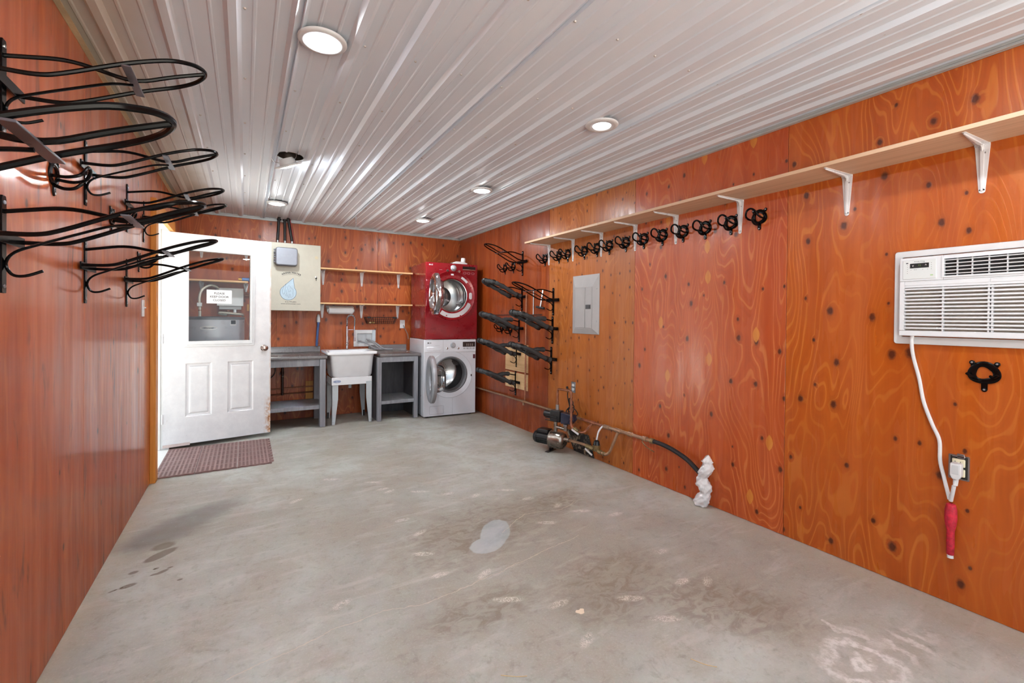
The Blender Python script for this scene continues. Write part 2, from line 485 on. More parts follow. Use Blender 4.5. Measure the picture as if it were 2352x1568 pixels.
    bloom = g.math('MULTIPLY', blob(1.98, 0.76, 0.20, 0.13, 0.3, 1.0, 0.5), g.mr(sw, -0.6, 0.9, 0.15, 1))
    bloom = mx(bloom, g.math('MULTIPLY', seg((2.14, 0.97), (2.10, 0.90), 0.02, 0.12), 0.6), g.math('MULTIPLY', seg((2.12, 0.90), (2.18, 0.82), 0.02, 0.12), 0.6), g.math('MULTIPLY', blob(2.28, 0.72, 0.16, 0.07, 0, 1.2, 0.6), g.mr(sw, -0.2, 0.9, 0, 0.7)))
    bloom = g.math('MULTIPLY', bloom, g.mr(g.noise(co, 45, 4, 0.7), 0.32, 0.6, 0.25, 1))
    c = g.mix(g.math('MULTIPLY', bloom, 0.95), c, lin((224, 222, 218)))
    # scuffs
    sc = [(0.87, 3.54), (0.89, 3.37), (0.92, 3.30), (1.11, 3.19), (1.28, 3.05), (1.44, 2.92), (1.69, 2.90), (1.75, 2.69), (1.86, 2.49), (1.94, 2.34), (0.86, 2.79), (0.90, 2.57),
          (0.84, 2.33), (0.84, 2.10), (1.04, 2.00), (1.04, 1.76), (1.22, 1.62), (1.18, 1.38), (1.53, 1.49), (1.85, 1.46), (1.96, 1.40), (1.56, 1.31), (1.99, 1.71), (0.38, 2.10), (1.64, 2.31), (2.11, 2.19), (0.31, 3.44), (0.59, 3.77)]
    hatch = g.noise(co, 70, 2, 0.6, 2.0)
    hm = g.math('MULTIPLY', g.mr(g.math('ABSOLUTE', g.math('SUBTRACT', hatch, 0.5)), 0.02, 0.09, 1, 0), g.mr(g.noise(co, 30, 3, 0.7), 0.34, 0.5))
    b = None
    for i, (x, y) in enumerate(sc):
        m = blob(x, y, 0.045 if i % 3 else 0.06, 0.02, -0.5 + 0.5 * (i % 3), 0.9, 0.4, wob2)
        b = m if b is None else g.math('MAXIMUM', b, m)
    c = g.mix(g.math('MULTIPLY', g.math('MULTIPLY', b, hm), 0.85), c, lin((222, 216, 208)))
    lay = g.mr(g.noise(g.vm('MULTIPLY', co, (3, 9, 1)), 9, 3, 0.6, 1.5), 0.64, 0.72)
    c = g.mix(g.math('MULTIPLY', g.math('MULTIPLY', lay, hm), 0.35), c, lin((210, 206, 198)))
    # hairline cracks
    ck = [(-0.05, 1.86), (0.12, 1.90), (0.34, 1.95), (0.52, 1.96), (0.71, 1.91), (1.01, 1.96), (1.20, 1.99), (1.40, 2.03), (1.71, 2.08)]
    ck2 = [(1.33, 2.33), (1.46, 2.41), (1.58, 2.49), (1.84, 2.42), (2.01, 2.49)]
    cm = None
    for L in (ck, ck2):
        for p, q in zip(L[:-1], L[1:]):
            m = seg(p, q, 0.0035, 0.06)
            cm = m if cm is None else g.math('MAXIMUM', cm, m)
    c = g.mix(g.math('MULTIPLY', cm, 0.55), c, lin((206, 192, 172)))
    # dusty tan line along the right wall and left wall
    edge = g.math('MAXIMUM', g.mr(g.math('ADD', X, g.math('MULTIPLY', wob, 0.25)), XR - 0.28, XR - 0.02), g.mr(g.math('ADD', X, g.math('MULTIPLY', wob, 0.2)), -XL + 0.12, -XL + 0.01))
    c = g.mix(g.math('MULTIPLY', edge, 0.45), c, lin((178, 162, 140)))
    g.set(Base_Color=c)
    g.put(g.b, 'Roughness', g.math('SUBTRACT', g.mr(med, 0.3, 0.7, 0.42, 0.66), g.math('MULTIPLY', wet, 0.22)))
    g.put(g.b, 'Specular IOR Level', 0.45)
    g.bump(g.math('ADD', g.math('MULTIPLY', fine, 0.5), g.math('SUBTRACT', med, cm)), 0.22, 0.004)
    return g.m
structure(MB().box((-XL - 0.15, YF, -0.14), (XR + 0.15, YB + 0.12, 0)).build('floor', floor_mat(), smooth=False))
gm = NT('pale_gravel')
gn = gm.noise(gm.obj(), 30, 5, 0.7)
gm.set(Base_Color=gm.mix(gm.mr(gn, 0.3, 0.7), lin((150, 144, 134)), lin((196, 190, 180))), Roughness=0.9)
gm.bump(gn, 0.5, 0.02)
structure(MB().box((-14, -14, -0.4), (16, 18, -0.142)).build('ground', gm.m, smooth=False))

# ---- walls: framing slab behind, plywood sheets as parts
M_STUD = pine('rough_framing', (170, 128, 82), (196, 156, 104), 0.8, 'z')
PW = dict(
    A=ply('ply_red_brown', (134, 56, 18), (158, 72, 24), (184, 100, 44), knots=3.6, kr=0.035, kamt=0.3, ring=0.3, rf=20, streak=0.2, halo=0.3),
    B=ply('ply_golden_small_knots', (166, 90, 32), (184, 106, 42), (208, 136, 66), knots=9.0, kr=0.06, kamt=0.8, ring=0.4, rf=30, streak=0.22, halo=0.3),
    C=ply('ply_red_patched', (182, 78, 30), (196, 92, 38), (224, 142, 78), knots=5.4, kr=0.055, kamt=0.7, ring=0.5, rf=34, patch=0.42, streak=0.12, halo=0.4),
    D=ply('ply_orange_big_knots', (178, 82, 20), (192, 96, 28), (220, 138, 58), knots=5.6, kr=0.07, kamt=0.85, ring=0.45, rf=34, streak=0.12, halo=0.4),
    E=ply('ply_left_sheet', (168, 74, 28), (194, 96, 42), (216, 130, 66), knots=3.2, kr=0.045, kamt=0.35, ring=0.2, rf=10, streak=0.22, halo=0.35, rough=0.4, coat=0.6, gl=0.12, cr=(0.14, 0.2), stain=0.8),
    G=ply('ply_back_sheet', (150, 66, 20), (178, 86, 30), (208, 130, 62), knots=7.0, kr=0.085, kamt=0.75, ring=0.45, rf=30, streak=0.14, halo=0.45, rough=0.42, coat=0.12, cr=(0.3, 0.4)))

def sheet(wall, fr, w, h, m):
    """plywood sheet, local origin at the lower-left corner; small recessed joint all round"""
    o = MB().box((-0.012, 0.0012, 0.0012), (0.0, w - 0.0012, h - 0.0012)).build('plywood_panel', m, wall, bevel=0.0008, seg=1, smooth=False)
    o.location = fr['loc']; o.rotation_euler = (0, 0, fr['rz'])
    return o
wr = structure(MB().box((XR + 0.012, YF, -0.02), (XR + 0.11, YB + 0.1, H + 0.1)).build('wall_right', M_STUD, smooth=False))
ys = [YB, 5.138, 3.918, 2.698, 1.478, 0.258, -0.962, YF]
for i, k in enumerate('AABCDDC'):
    a, b = ys[i], ys[i + 1]
    sheet(wr, onR(a, 0.0), a - b, H, PW[k])
wb = structure(MB().box((-XL - 0.012, YB + 0.012, -0.02), (XR + 0.012, YB + 0.11, H + 0.1)).build('wall_back', M_STUD, smooth=False))
xs = [-XL, 0.336, 1.557, XR]
for a, b in zip(xs[:-1], xs[1:]):
    sheet(wb, onB(a, 0.0), b - a, H, PW['G'])
DY0, DY1, DH = 4.42, 5.315, 2.085        # left doorway
wl_ = MB()
wl_.box((-XL - 0.13, YF, -0.02), (-XL - 0.012, DY0 - 0.02, H + 0.1)).box((-XL - 0.13, DY1 + 0.02, -0.02), (-XL - 0.012, YB + 0.1, H + 0.1)).box((-XL - 0.13, DY0 - 0.02, DH + 0.02), (-XL - 0.012, DY1 + 0.02, H + 0.1))
wl = structure(wl_.build('wall_left', M_STUD, smooth=False))
ys = [YF, -0.962, 0.258, 1.478, 2.698, 3.918, 4.40]
for a, b in zip(ys[:-1], ys[1:]):
    sheet(wl, onL(a, 0.0), b - a, H, PW['E'])
sheet(wl, onL(DY1 + 0.02, 0.0), YB - DY1 - 0.02, H, PW['E'])
sheet(wl, onL(4.40, DH + 0.02), DY1 + 0.02 - 4.40, H - DH - 0.02, PW['G'])
# unseen front wall behind the camera; overhead-door opening enlarged to light the ceiling
fr_ = MB()
fr_.box((-XL - 0.13, YF - 0.1, -0.02), (-XL + 0.1, YF, H + 0.1)).box((XR - 0.1, YF - 0.1, -0.02), (XR + 0.11, YF, H + 0.1)).box((-XL + 0.1, YF - 0.1, 2.34), (XR - 0.1, YF, H + 0.1))
structure(fr_.build('wall_front', PW['E'], smooth=False))

# ---- ceiling: ribbed white steel sheets
def ceil_mat():
    g = NT('white_ribbed_steel')
    co = g.obj()
    n = g.noise(g.vm('MULTIPLY', co, (1, 0.3, 1)), 2.2, 4, 0.6)
    c = g.mix(g.mr(n, 0.35, 0.7), lin((230, 240, 252)), lin((238, 246, 255)))
    sp = g.noise(co, 60, 3, 0.8)
    c = g.mix(g.mr(sp, 0.74, 0.8, 0, 0.2), c, lin((170, 160, 146)))
    # grimy, wood-dust stained strip by the left wall, wood reflection painted in too
    X, Y, Z = g.sep(g.n('ShaderNodeNewGeometry').outputs['Position'])
    st = g.mr(g.math('ADD', X, g.math('MULTIPLY', g.noise(co, 1.5, 3), 0.35)), 0.0, -0.32, 0, 1)
    c = g.mix(g.math('MULTIPLY', st, 0.75), c, lin((196, 180, 152)))
    g.set(Base_Color=c, Roughness=g.mr(n, 0.3, 0.7, 0.34, 0.46))
    g.put(g.b, 'Specular IOR Level', 0.6)
    wv = g.noise(g.vm('MULTIPLY', co, (2.0, 0.8, 1)), 1.5, 2)
    g.bump(wv, 0.12, 0.02)
    return g.m
M_CEIL = ceil_mat()
RX = -0.277      # first major rib centre
PITCHR = 0.2286
def rib_profile(x0, x1):
    pts = [(x0, 0.0)]
    k = math.floor((x0 - RX) / PITCHR) - 1
    while RX + k * PITCHR < x1 + 0.2:
        c = RX + k * PITCHR
        loc = [(-0.031, 0), (-0.0145, -0.019), (0.0145, -0.019), (0.031, 0)]
        for m in (0.3333, 0.6667):
            d = m * PITCHR
            loc += [(d - 0.009, 0), (d - 0.004, -0.0045), (d + 0.004, -0.0045), (d + 0.009, 0)]
        for d, z in loc:
            if x0 + 1e-4 < c + d < x1 - 1e-4: pts.append((c + d, z))
        k += 1
    pts.append((x1, 0.0))
    return pts
cl = structure(MB().box((-XL - 0.13, YF - 0.1, HC + 0.13), (XR + 0.11, YB + 0.11, HC + 0.2)).build('ceiling', M_STUD, smooth=False))  # unseen slab above the sheets, added to block sky light leaking in
LIGHTS = [(0.281, 2.085), (1.855, 2.085), (0.287, 3.75), (1.87, 3.72), (0.283, 5.30), (1.845, 5.25), (0.283, 0.42), (1.855, 0.42)]
edges = [-XL - 0.012, RX + 2 * PITCHR + 0.012, RX + 6 * PITCHR + 0.012, RX + 10 * PITCHR + 0.012, XR + 0.012]
for ip, (a, b) in enumerate(zip(edges[:-1], edges[1:])):
    pr = rib_profile(a, b)
    mb = MB(); n = len(pr)
    dz = 0.0008 if ip % 2 else 0.0
    vs = []
    for y in (YF, YB + 0.012):
        vs += [(x, y, HC + z - dz) for x, z in pr]
    fs = [(i, i + 1, n + i + 1, n + i) for i in range(n - 1)]
    mb.add(vs, fs)
    o = mb.build('ceiling_panel', M_CEIL, cl, ang=20)
    if a < 0.287 < b:       # cut the can hole of the hanging light into the sheet
        bpy.context.view_layer.update()
        cut = MB().cyl((LIGHTS[2][0], LIGHTS[2][1], HC - 0.1), (LIGHTS[2][0], LIGHTS[2][1], HC + 0.1), 0.088, 40).build('cutter_tmp', M_CEIL)
        so = o.modifiers.new('b', 'BOOLEAN'); so.operation = 'DIFFERENCE'; so.object = cut; so.solver = 'EXACT'
        bpy.context.view_layer.update()
        me = bpy.data.meshes.new_from_object(o.evaluated_get(bpy.context.evaluated_depsgraph_get()))
        old = o.data
        if len(me.polygons) >= len(old.polygons): o.data = me
        o.modifiers.clear(); o.data.name = 'ceiling_panel'
        bpy.data.objects.remove(cut)
# screws of the ceiling sheets: countless tiny heads, one part
sm = MB()
for yy in [YF + 0.25 + 0.61 * i for i in range(12)]:
    for k in range(0, 14):
        x = RX + k * PITCHR + 0.043
        if -XL < x < XR: sm.lathe([(0.0065, 0), (0.006, -0.002), (0.0035, -0.005), (0.0, -0.005)], (x, yy + random.uniform(-.01, .01), HC), (0, 0, 1), 8)
so = sm.build('screw_heads', mat('screw_head_white', (196, 192, 188), 0.4, 0.3), cl); so['kind'] = 'stuff'
# edge trims (J-channel)
def jtrim(name, a, b, m, dx):
    (x0, y0), (x1, y1) = a, b
    mb = MB()
    if dx[0]:
        s = dx[0]
        mb.box((x0, y0, H - 0.001), (x0 + s * 0.004, y1, HC)).box((x0, y0, H), (x0 + s * 0.022, y1, H + 0.003)).box((x0 + s * 0.002, y0, H + 0.019), (x0 + s * 0.012, y1, H + 0.023))
    else:
        s = dx[1]
        mb.box((x0, y0, H - 0.001), (x1, y0 + s * 0.004, HC)).box((x0, y0, H), (x1, y0 + s * 0.022, H + 0.003)).box((x0, y0 + s * 0.002, H + 0.019), (x1, y0 + s * 0.012, H + 0.023))
    return structure(mb.build(name, m, smooth=False))
M_JT = mat('light_grey_trim_steel', (196, 200, 200), 0.35, 0.1, 0.05)
jtrim('trim_1', (XR, YF), (XR, YB), M_JT, (-1, 0))
jtrim('trim_2', (-XL, YF), (-XL, YB), mat('yellowed_trim', (204, 186, 146), 0.5, 0, 0.2, 6), (1, 0))
jtrim('trim_3', (-XL, YB), (XR, YB), M_JT, (0, -1))

# ---- recessed lights
def em(name, col, s):
    g = NT(name)
    n = g.noise(g.obj(), 8, 2)
    g.set(Base_Color=(0.9, 0.9, 0.9), Roughness=0.4)
    g.put(g.b, 'Emission Color', (*col, 1)); g.put(g.b, 'Emission Strength', g.mr(n, 0.3, 0.7, s * 0.98, s * 1.02))
    return g.m
M_LAMP = em('lit_diffuser', (0.93, 0.97, 1.0), LAMP)
M_LOFF = em('dim_diffuser', (0.97, 0.98, 1.0), 0.75)
LBL = ['large round white downlight glowing nearest the camera on the left row', 'white downlight with dim grey lens above the long wall shelf', 'downlight hanging crooked out of its open dark can',
       'small glowing downlight second along the right row', 'glowing downlight above the beige cabinet near the back wall', 'smallest glowing downlight of the right row near the dryer corner',
       'downlight overhead just behind the camera on the left', 'downlight overhead just behind the camera on the right']
def downlight(i, x, y):
    zt = HC - 0.021
    if i != 2:
        t = thing('ceiling_light', LBL[i], 'light', (x, y, zt), 0, 'ceiling downlights')
        M = Matrix.Identity(4)
    else:
        t = thing('ceiling_light', LBL[i], 'light', (x, y, zt), 0, 'ceiling downlights')
        M = Matrix.Translation((-0.012, -0.005, -0.052)) @ Matrix.Rotation(radians(-24), 4, 'Y') @ Matrix.Rotation(radians(13), 4, 'X')
    mb = MB()
    mb.lathe([(0.098, 0.003), (0.0985, -0.002), (0.094, -0.007), (0.07, -0.010), (0.066, -0.008), (0.0578, -0.004), (0.0575, 0.006), (0.09, 0.006), (0.098, 0.003)], (0, 0, 0), (0, 0, 1), 40)
    mb.v = [tuple(M @ Vector(v)) for v in mb.v]
    mb.build('trim_ring', M_WHP, t, ang=50)
    d = MB().lathe([(0.0575, -0.006), (0.052, -0.0125), (0.035, -0.0165), (0.0, -0.018)], (0, 0, 0), (0, 0, 1), 32)
    d.f = [f[::-1] for f in d.f]
    d.v = [tuple(M @ Vector(v)) for v in d.v]
    d.build('diffuser', M_LOFF if i == 1 else M_LAMP, t)
    if i == 2:
        c = MB().lathe([(0.091, -0.004 + 0.021), (0.0875, -0.004 + 0.021), (0.086, 0.14), (0.0, 0.142)], (0, 0, 0), (0, 0, 1), 36)
        c.build('can_housing', mat('can_aluminium', (120, 112, 106), 0.35, 0.85, 0.4, 8), t)
        b = MB().lathe([(0.06, 0.006), (0.056, 0.03), (0.045, 0.05), (0.0, 0.052)], (0, 0, 0), (0, 0, 1), 28)
        b.v = [tuple(M @ Vector(v)) for v in b.v]; b.build('driver_body', M_WHP, t)
        for s in (-1, 1):
            sp = MB().tube(spl([(0.055 * s, 0.02, 0.03), (0.08 * s, 0.03, 0.045), (0.088 * s, 0.02, 0.07)], 4), 0.0025, 6)
            sp.v = [tuple(M @ Vector(v)) for v in sp.v]; sp.build('spring_clip', M_GAL, t)
    else:
        MB().lathe([(0.093, 0.006), (0.075, 0.0085), (0.0, 0.0085)], (0, 0, 0), (0, 0, 1), 32).build('gasket', M_BLKM, t)
    return t
for i, (x, y) in enumerate(LIGHTS): downlight(i, x, y)

# ---- doorway: casing, jambs, outside door leaf
M_CAS = pine('golden_casing_wood', (206, 128, 44), (226, 152, 66), 0.45, 'z')
cas = MB().box((-XL, 4.325, 0), (-XL + 0.036, 4.425, 2.17)).box((-XL, 4.425, 2.075), (-XL + 0.036, 5.40, 2.17)).build('door_casing', M_CAS, None, bevel=0.002)
cas['kind'] = 'structure'; cas.name = 'trim_4'
jb = MB()
jb.box((-XL - 0.13, DY0 - 0.02, 0), (-XL + 0.004, DY0, DH)).box((-XL - 0.13, DY1, 0), (-XL + 0.004, DY1 + 0.02, DH)).box((-XL - 0.13, DY0 - 0.02, DH), (-XL + 0.004, DY1 + 0.02, DH + 0.02))
jb.box((-XL - 0.13, DY0, -0.004), (-XL + 0.01, DY1, 0.012))
jb.box((-XL - 0.10, DY1 - 0.012, 0.012), (-XL - 0.062, DY1, DH))
structure(jb.build('trim_5', mat('white_painted_jamb', (226, 226, 224), 0.5, var=0.03), bevel=0.0015))

# door leaf, hinged on the far jamb and swung in along the back wall
dr = thing('door_1', '', 'door', (-0.660, 5.302, 0.0), math.atan2(0.159, 0.901))
del dr['label'], dr['category']
dr['kind'] = 'structure'
DW, T = 0.914, 0.044
def door_paint():
    g = NT('white_door_paint')
    co = g.obj(); X, Y, Z = g.sep(co)
    n = g.noise(co, 7, 5, 0.7)
    c = g.mix(g.mr(n, 0.35, 0.7), lin((226, 227, 230)), lin((236, 237, 239)))
    sp = g.noise(co, 45, 3, 0.75)
    low = g.mr(Z, 0.5, 0.08, 0.0, 1.0)
    c = g.mix(g.math('MULTIPLY', g.mr(sp, 0.62, 0.72), g.math('MULTIPLY', low, 0.35)), c, lin((150, 140, 128)))
    rn = g.noise(co, 22, 5, 0.75)
    r = g.math('MULTIPLY', g.mr(X, DW - 0.075, DW - 0.005), g.math('MULTIPLY', g.mr(Z, 0.5, 0.3), g.mr(Z, 0.02, 0.05, 0.6, 1.0)))
    r = g.math('MULTIPLY', r, g.mr(rn, 0.40, 0.58))
    r = g.math('MAXIMUM', r, g.math('MULTIPLY', g.mr(X, DW - 0.02, DW - 0.001), g.mr(g.noise(co, 9, 4), 0.42, 0.6, 0, 0.5)))
    c = g.mix(r, c, g.mix(g.mr(rn, 0.5, 0.66), lin((204, 150, 92)), lin((150, 84, 40))))
    g.set(Base_Color=c, Roughness=0.38)
    return g.m
M_DOOR = door_paint()
z0, z1 = 0.04, 2.07
gu0, gu1, gz0, gz1 = 0.196, 0.719, 1.031, 1.91
lf = MB()
# slab with real openings: window and two recessed lower panels (front skin at y=0)
U = [0, 0.172, 0.196, 0.388, 0.520, 0.719, 0.751, DW]
lf.box((0, 0, z0), (DW, T, 0.300)).box((0, 0, 0.818), (DW, T, gz0)).box((0, 0, gz1), (DW, T, z1))
lf.box((0, 0, gz0), (gu0, T, gz1)).box((gu1, 0, gz0), (DW, T, gz1))
lf.box((0, 0, 0.300), (0.172, T, 0.818)).box((0.388, 0, 0.300), (0.520, T, 0.818)).box((0.751, 0, 0.300), (DW, T, 0.818))
leaf = lf.build('door_leaf', M_DOOR, dr, smooth=False)
for (a, b) in ((0.172, 0.388), (0.520, 0.751)):
    p = MB()
    # recessed field with bevelled moulding and raised centre
    c0, c1, d0, d1 = a, b, 0.300, 0.818
    rings = [((0.0), 0.0), (0.012, 0.009), (0.028, 0.011), (0.036, 0.004), (0.046, 0.002)]
    vs = []; fs = []
    for ins, dep in rings:
        vs += [(c0 + ins, dep, d0 + ins), (c1 - ins, dep, d0 + ins), (c1 - ins, dep, d1 - ins), (c0 + ins, dep, d1 - ins)]
    for i in range(len(rings) - 1):
        for k in range(4):
            fs.append((i * 4 + k, i * 4 + (k + 1) % 4, i * 4 + 4 + (k + 1) % 4, i * 4 + 4 + k))
    e = (len(rings) - 1) * 4
    fs.append((e, e + 1, e + 2, e + 3))
    p.add(vs, fs); p.box((c0, T - 0.01, d0), (c1, T, d1))
    p.build('door_panel', M_DOOR, dr, smooth=False)
wf = MB()
def PP(yv): return lambda u, v: (u, yv, v)
o_, i_ = rrect(0.160, 0.975, 0.757, 1.955, 0.004, 1), rrect(gu0, gz0, gu1, gz1, 0.003, 1)
m_ = rrect(0.178, 0.995, 0.738, 1.935, 0.003, 1)
frame_poly(wf, o_, m_, PP(0.0), PP(-0.008)); frame_poly(wf, m_, i_, PP(0.004), PP(-0.014))
frame_poly(wf, o_, i_, PP(T), PP(T + 0.01))
fix_normals(wf.build('window_frame', M_WHP, dr, bevel=0.0015))
def glass(name, tint=(1, 1, 1), rough=0.0):
    g = NT(name)
    t = g.t
    n = g.noise(g.obj(), 5, 2)
    gl = g.n('ShaderNodeBsdfGlossy'); g.put(gl, 'Roughness', g.mr(n, 0.3, 0.7, rough + 0.005, rough + 0.02))
    tr = g.n('ShaderNodeBsdfTransparent'); tr.inputs[0].default_value = (*tint, 1)
    fr = g.n('ShaderNodeFresnel'); fr.inputs[0].default_value = 1.4
    mx = g.n('ShaderNodeMixShader')
    g.L.new(fr.outputs[0], mx.inputs[0]); g.L.new(tr.outputs[0], mx.inputs[1]); g.L.new(gl.outputs[0], mx.inputs[2])
    g.L.new(mx.outputs[0], t.nodes['Material Output'].inputs[0])
    return g.m
M_GLASS = glass('window_glass', (0.97, 0.98, 0.97))
MB().box((gu0 - 0.005, 0.018, gz0 - 0.005), (gu1 + 0.005, 0.024, gz1 + 0.005)).build('window_pane', M_GLASS, dr, smooth=False)
kb = MB().lathe([(0.033, 0), (0.032, -0.006), (0.014, -0.012), (0.012, -0.03), (0.026, -0.042), (0.031, -0.055), (0.026, -0.068), (0.012, -0.073), (0, -0.073)], (0.848, 0, 0.945), (0, 1, 0), 28)
kb.build('door_knob', mat('brushed_nickel', (190, 176, 168), 0.22, 1.0), dr)
hg = MB()
for z in (0.30, 1.06, 1.83):
    MB().cyl((-0.004, -0.004, z - 0.045), (-0.004, -0.004, z + 0.045), 0.007, 10).box((0, -0.002, z - 0.045), (0.03, 0.0, z + 0.045)).build('hinge', M_WHT, dr)
MB().box((0.0, -0.012, 0.028), (0.21, 0.0, 0.055)).build('door_sweep_end', mat('pinkish_weather_strip', (206, 190, 186), 0.6), dr, bevel=0.002)
# paper sign taped to the glass
sg = tag(MB().box((0.342, 0.0155, 1.402), (0.556, 0.0172, 1.538)).build('paper_sign', M_PAPER, None, smooth=False), 'white paper sign asking to keep the door closed, taped on door window', 'sign')
sg.matrix_world = Matrix.Translation(dr.location) @ Matrix.Rotation(dr.rotation_euler[2], 4, 'Z')
for i, s in enumerate(('PLEASE', 'KEEP DOOR', 'CLOSED')):
    text('lettering', s, 0.028, (0.449, 0.0150, 1.503 - 0.034 * i), (1, 0, 0), (0, 0, 1), M_INK, sg, 0.0002, 1.05)

# ================================================================= RIGHT WALL
M_PINE = pine('raw_pine_shelf', (206, 172, 140), (222, 190, 160), 0.55, 'y')
def bracket(parent, y, out=0.28, drop=0.2, loc=None):
    """pressed steel L bracket; tapered wall leg, long arm, centre rib"""
    t = MB()
    def leg(p0, p1, w0, w1, nrm):
        p0, p1, nrm = Vector(p0), Vector(p1), Vector(nrm)
        d = (p1 - p0).normalized(); s = Vector((0, 1, 0)); th = 0.003
        for (wa, wb_, h0, h1) in ((w0, w1, 0, th), (w0 * 0.3, w1 * 0.35, th, th + 0.007)):
            vs = []
            for p, w, hh in ((p0, wa, 0), (p1, wb_, 0)):
                for h in (h0, h1):
                    vs += [p + s * w / 2 + nrm * h, p - s * w / 2 + nrm * h]
            t.add(vs, [(0, 1, 3, 2), (4, 6, 7, 5), (0, 4, 5, 1), (2, 3, 7, 6), (0, 2, 6, 4), (1, 5, 7, 3)])
        t.lathe([(w1 / 2, 0), (w1 / 2, th), (0, th)], p1, nrm, 12)
    leg((0.0, y, -0.008), (0.0, y, -drop), 0.050, 0.022, (1, 0, 0))
    leg((0.008, y, 0.0), (out, y, 0.0), 0.046, 0.014, (0, 0, -1))
    t.prism([(0.0, 0.0), (0.0, -0.03), (0.006, -0.022), (0.022, -0.006), (0.03, 0.0)][::-1], 'y', y - 0.004, y + 0.004) if False else None
    t.box((0.0, y - 0.025, -0.010), (0.010, y + 0.025, 0.0))
    t.tube([(0.004, y, -0.035), (0.012, y, -0.012), (0.035, y, -0.004)], 0.006, 6)
    o = fix_normals(t.build('bracket', M_WHT, parent, bevel=0.001, seg=1))
    if loc: o.location = loc
    for zz in (-0.04, -drop + 0.005):
        q = MB().lathe([(0.004, 0), (0.004, 0.002), (0, 0.003)], (0.003, y + (0.008 if zz > -0.1 else 0), zz), (1, 0, 0), 8).build('screw', M_GAL, o)
    return o
sh = thing('wall_shelf', 'long pine plank shelf on white brackets along the right wall', 'shelf', (XR, 4.0, 2.064), pi)
MB().box((0.001, -0.0, 0.0), (0.262, 1.14, 0.019)).build('shelf_board', M_PINE, sh, bevel=0.001)
MB().box((0.001, 1.142, 0.0), (0.262, 4.3, 0.019)).build('shelf_board', M_PINE, sh, bevel=0.001)
for y in (3.924, 3.518, 3.109, 2.695, 2.287, 1.777, 1.170, 0.655, 0.05):
    bracket(sh, 4.0 - y, 0.235, 0.205)
# bridle hooks
def bridle(root, loop=True):
    p = MB()
    n = 36; outer = []; inner = []
    for k in range(n):
        a = 2 * pi * k / n
        ro = (0.050 if loop else 0.0525) * (1 + 0.05 * cos(3 * a + pi / 2)); ri = 0.0255 * (1 + (0.05 if loop else 0.10) * cos(3 * a + (0 if loop else 0.7)))
        outer.append((ro * cos(a), ro * sin(a) * 0.93)); inner.append((ri * cos(a), ri * sin(a)))
    mid = [((a[0] + b[0]) / 2, (a[1] + b[1]) / 2) for a, b in zip(outer, inner)]
    vs = [(0.0, *q) for q in outer] + [(0.004, *q) for q in outer] + [(0.009, *q) for q in mid] + [(0.004, *q) for q in inner] + [(0.0, *q) for q in inner]
    fs = [(r * n + i, r * n + (i + 1) % n, (r + 1) * n + (i + 1) % n, (r + 1) * n + i) for r in range(4) for i in range(n)]
    p.add(vs, fs)
    for (a, b, r) in ((-0.038, 0.044, 0.0095), (0.040, 0.042, 0.0095), (0.002, -0.072, 0.0095)):
        p.lathe([(r, 0), (r, 0.004), (r * 0.7, 0.006), (0, 0.006)], (0, a, b), (1, 0, 0), 14)
    p.box((0, -0.008, -0.072), (0.005, 0.012, -0.036))
    p.box((0, -0.042, 0.028), (0.004, -0.025, 0.044)); p.box((0, 0.026, 0.028), (0.004, 0.044, 0.042))
    fix_normals(p.build('back_plate', M_BLK, root, ang=50))
    for (a, b) in ((-0.038, 0.044), (0.040, 0.042), (0.002, -0.072)):
        MB().lathe([(0.0045, 0), (0.004, 0.002), (0, 0.003)], (0.006, a, b), (1, 0, 0), 8).build('screw', M_GAL, root)
    if loop:
        MB().tube(spl([(0.004, 0.034, -0.012), (0.045, 0.040, -0.014), (0.083, 0.037, 0.0), (0.098, 0.024, 0.028), (0.100, 0.0, 0.040), (0.098, -0.024, 0.028), (0.083, -0.037, 0.0), (0.045, -0.040, -0.014), (0.004, -0.034, -0.012)], 5), 0.0062, 8).build('saddle_loop', M_BLK, root)
        MB().tube(spl([(0.004, 0.0, -0.040), (0.030, 0.0, -0.050), (0.060, 0.0, -0.044), (0.082, 0.0, -0.022)], 5), 0.0062, 8).build('lower_prong', M_BLK, root)
    else:
        MB().tube(spl([(0.004, -0.032, -0.02), (0.02, -0.042, -0.012), (0.03, -0.048, -0.004)], 4), 0.006, 8).build('bent_prong', M_BLK, root)
        MB().tube(spl([(0.004, 0.02, -0.012), (0.016, 0.034, -0.014), (0.02, 0.046, -0.004)], 4), 0.006, 8).build('bent_prong', M_BLK, root)
ORD = ['first', 'second', 'third', 'fourth', 'fifth', 'sixth', 'seventh', 'eighth', 'ninth', 'tenth', 'eleventh', 'twelfth', 'last']
hy = [1.649, 1.841, 2.035, 2.221, 2.411, 2.601, 2.801, 3.003, 3.164, 3.343, 3.599, 3.745, 3.996]
proto = thing('bridle_hook', 'black bridle hook, first from the right end of row under long shelf', 'hook', (XR - 0.0005, hy[0], 1.931), pi, 'bridle hooks under the long shelf')
bridle(proto)
index_kids(proto)
for i, y in enumerate(hy[1:]):
    c = clone(proto); c.location = (XR - 0.0005, y, 1.931 + random.uniform(-.004, .004))
    c['label'] = ('black bridle hook, %s from the right in the row under long shelf' % ORD[i + 1]) if i < 11 else 'black bridle hook farthest left in the row, beside the farthest shelf bracket'
    if i in (8, 9):
        MB().box((0.008, -0.02, -0.05), (0.010, 0.016, -0.039)).build('paper_tag', M_PAPER, c, label='white sticker')
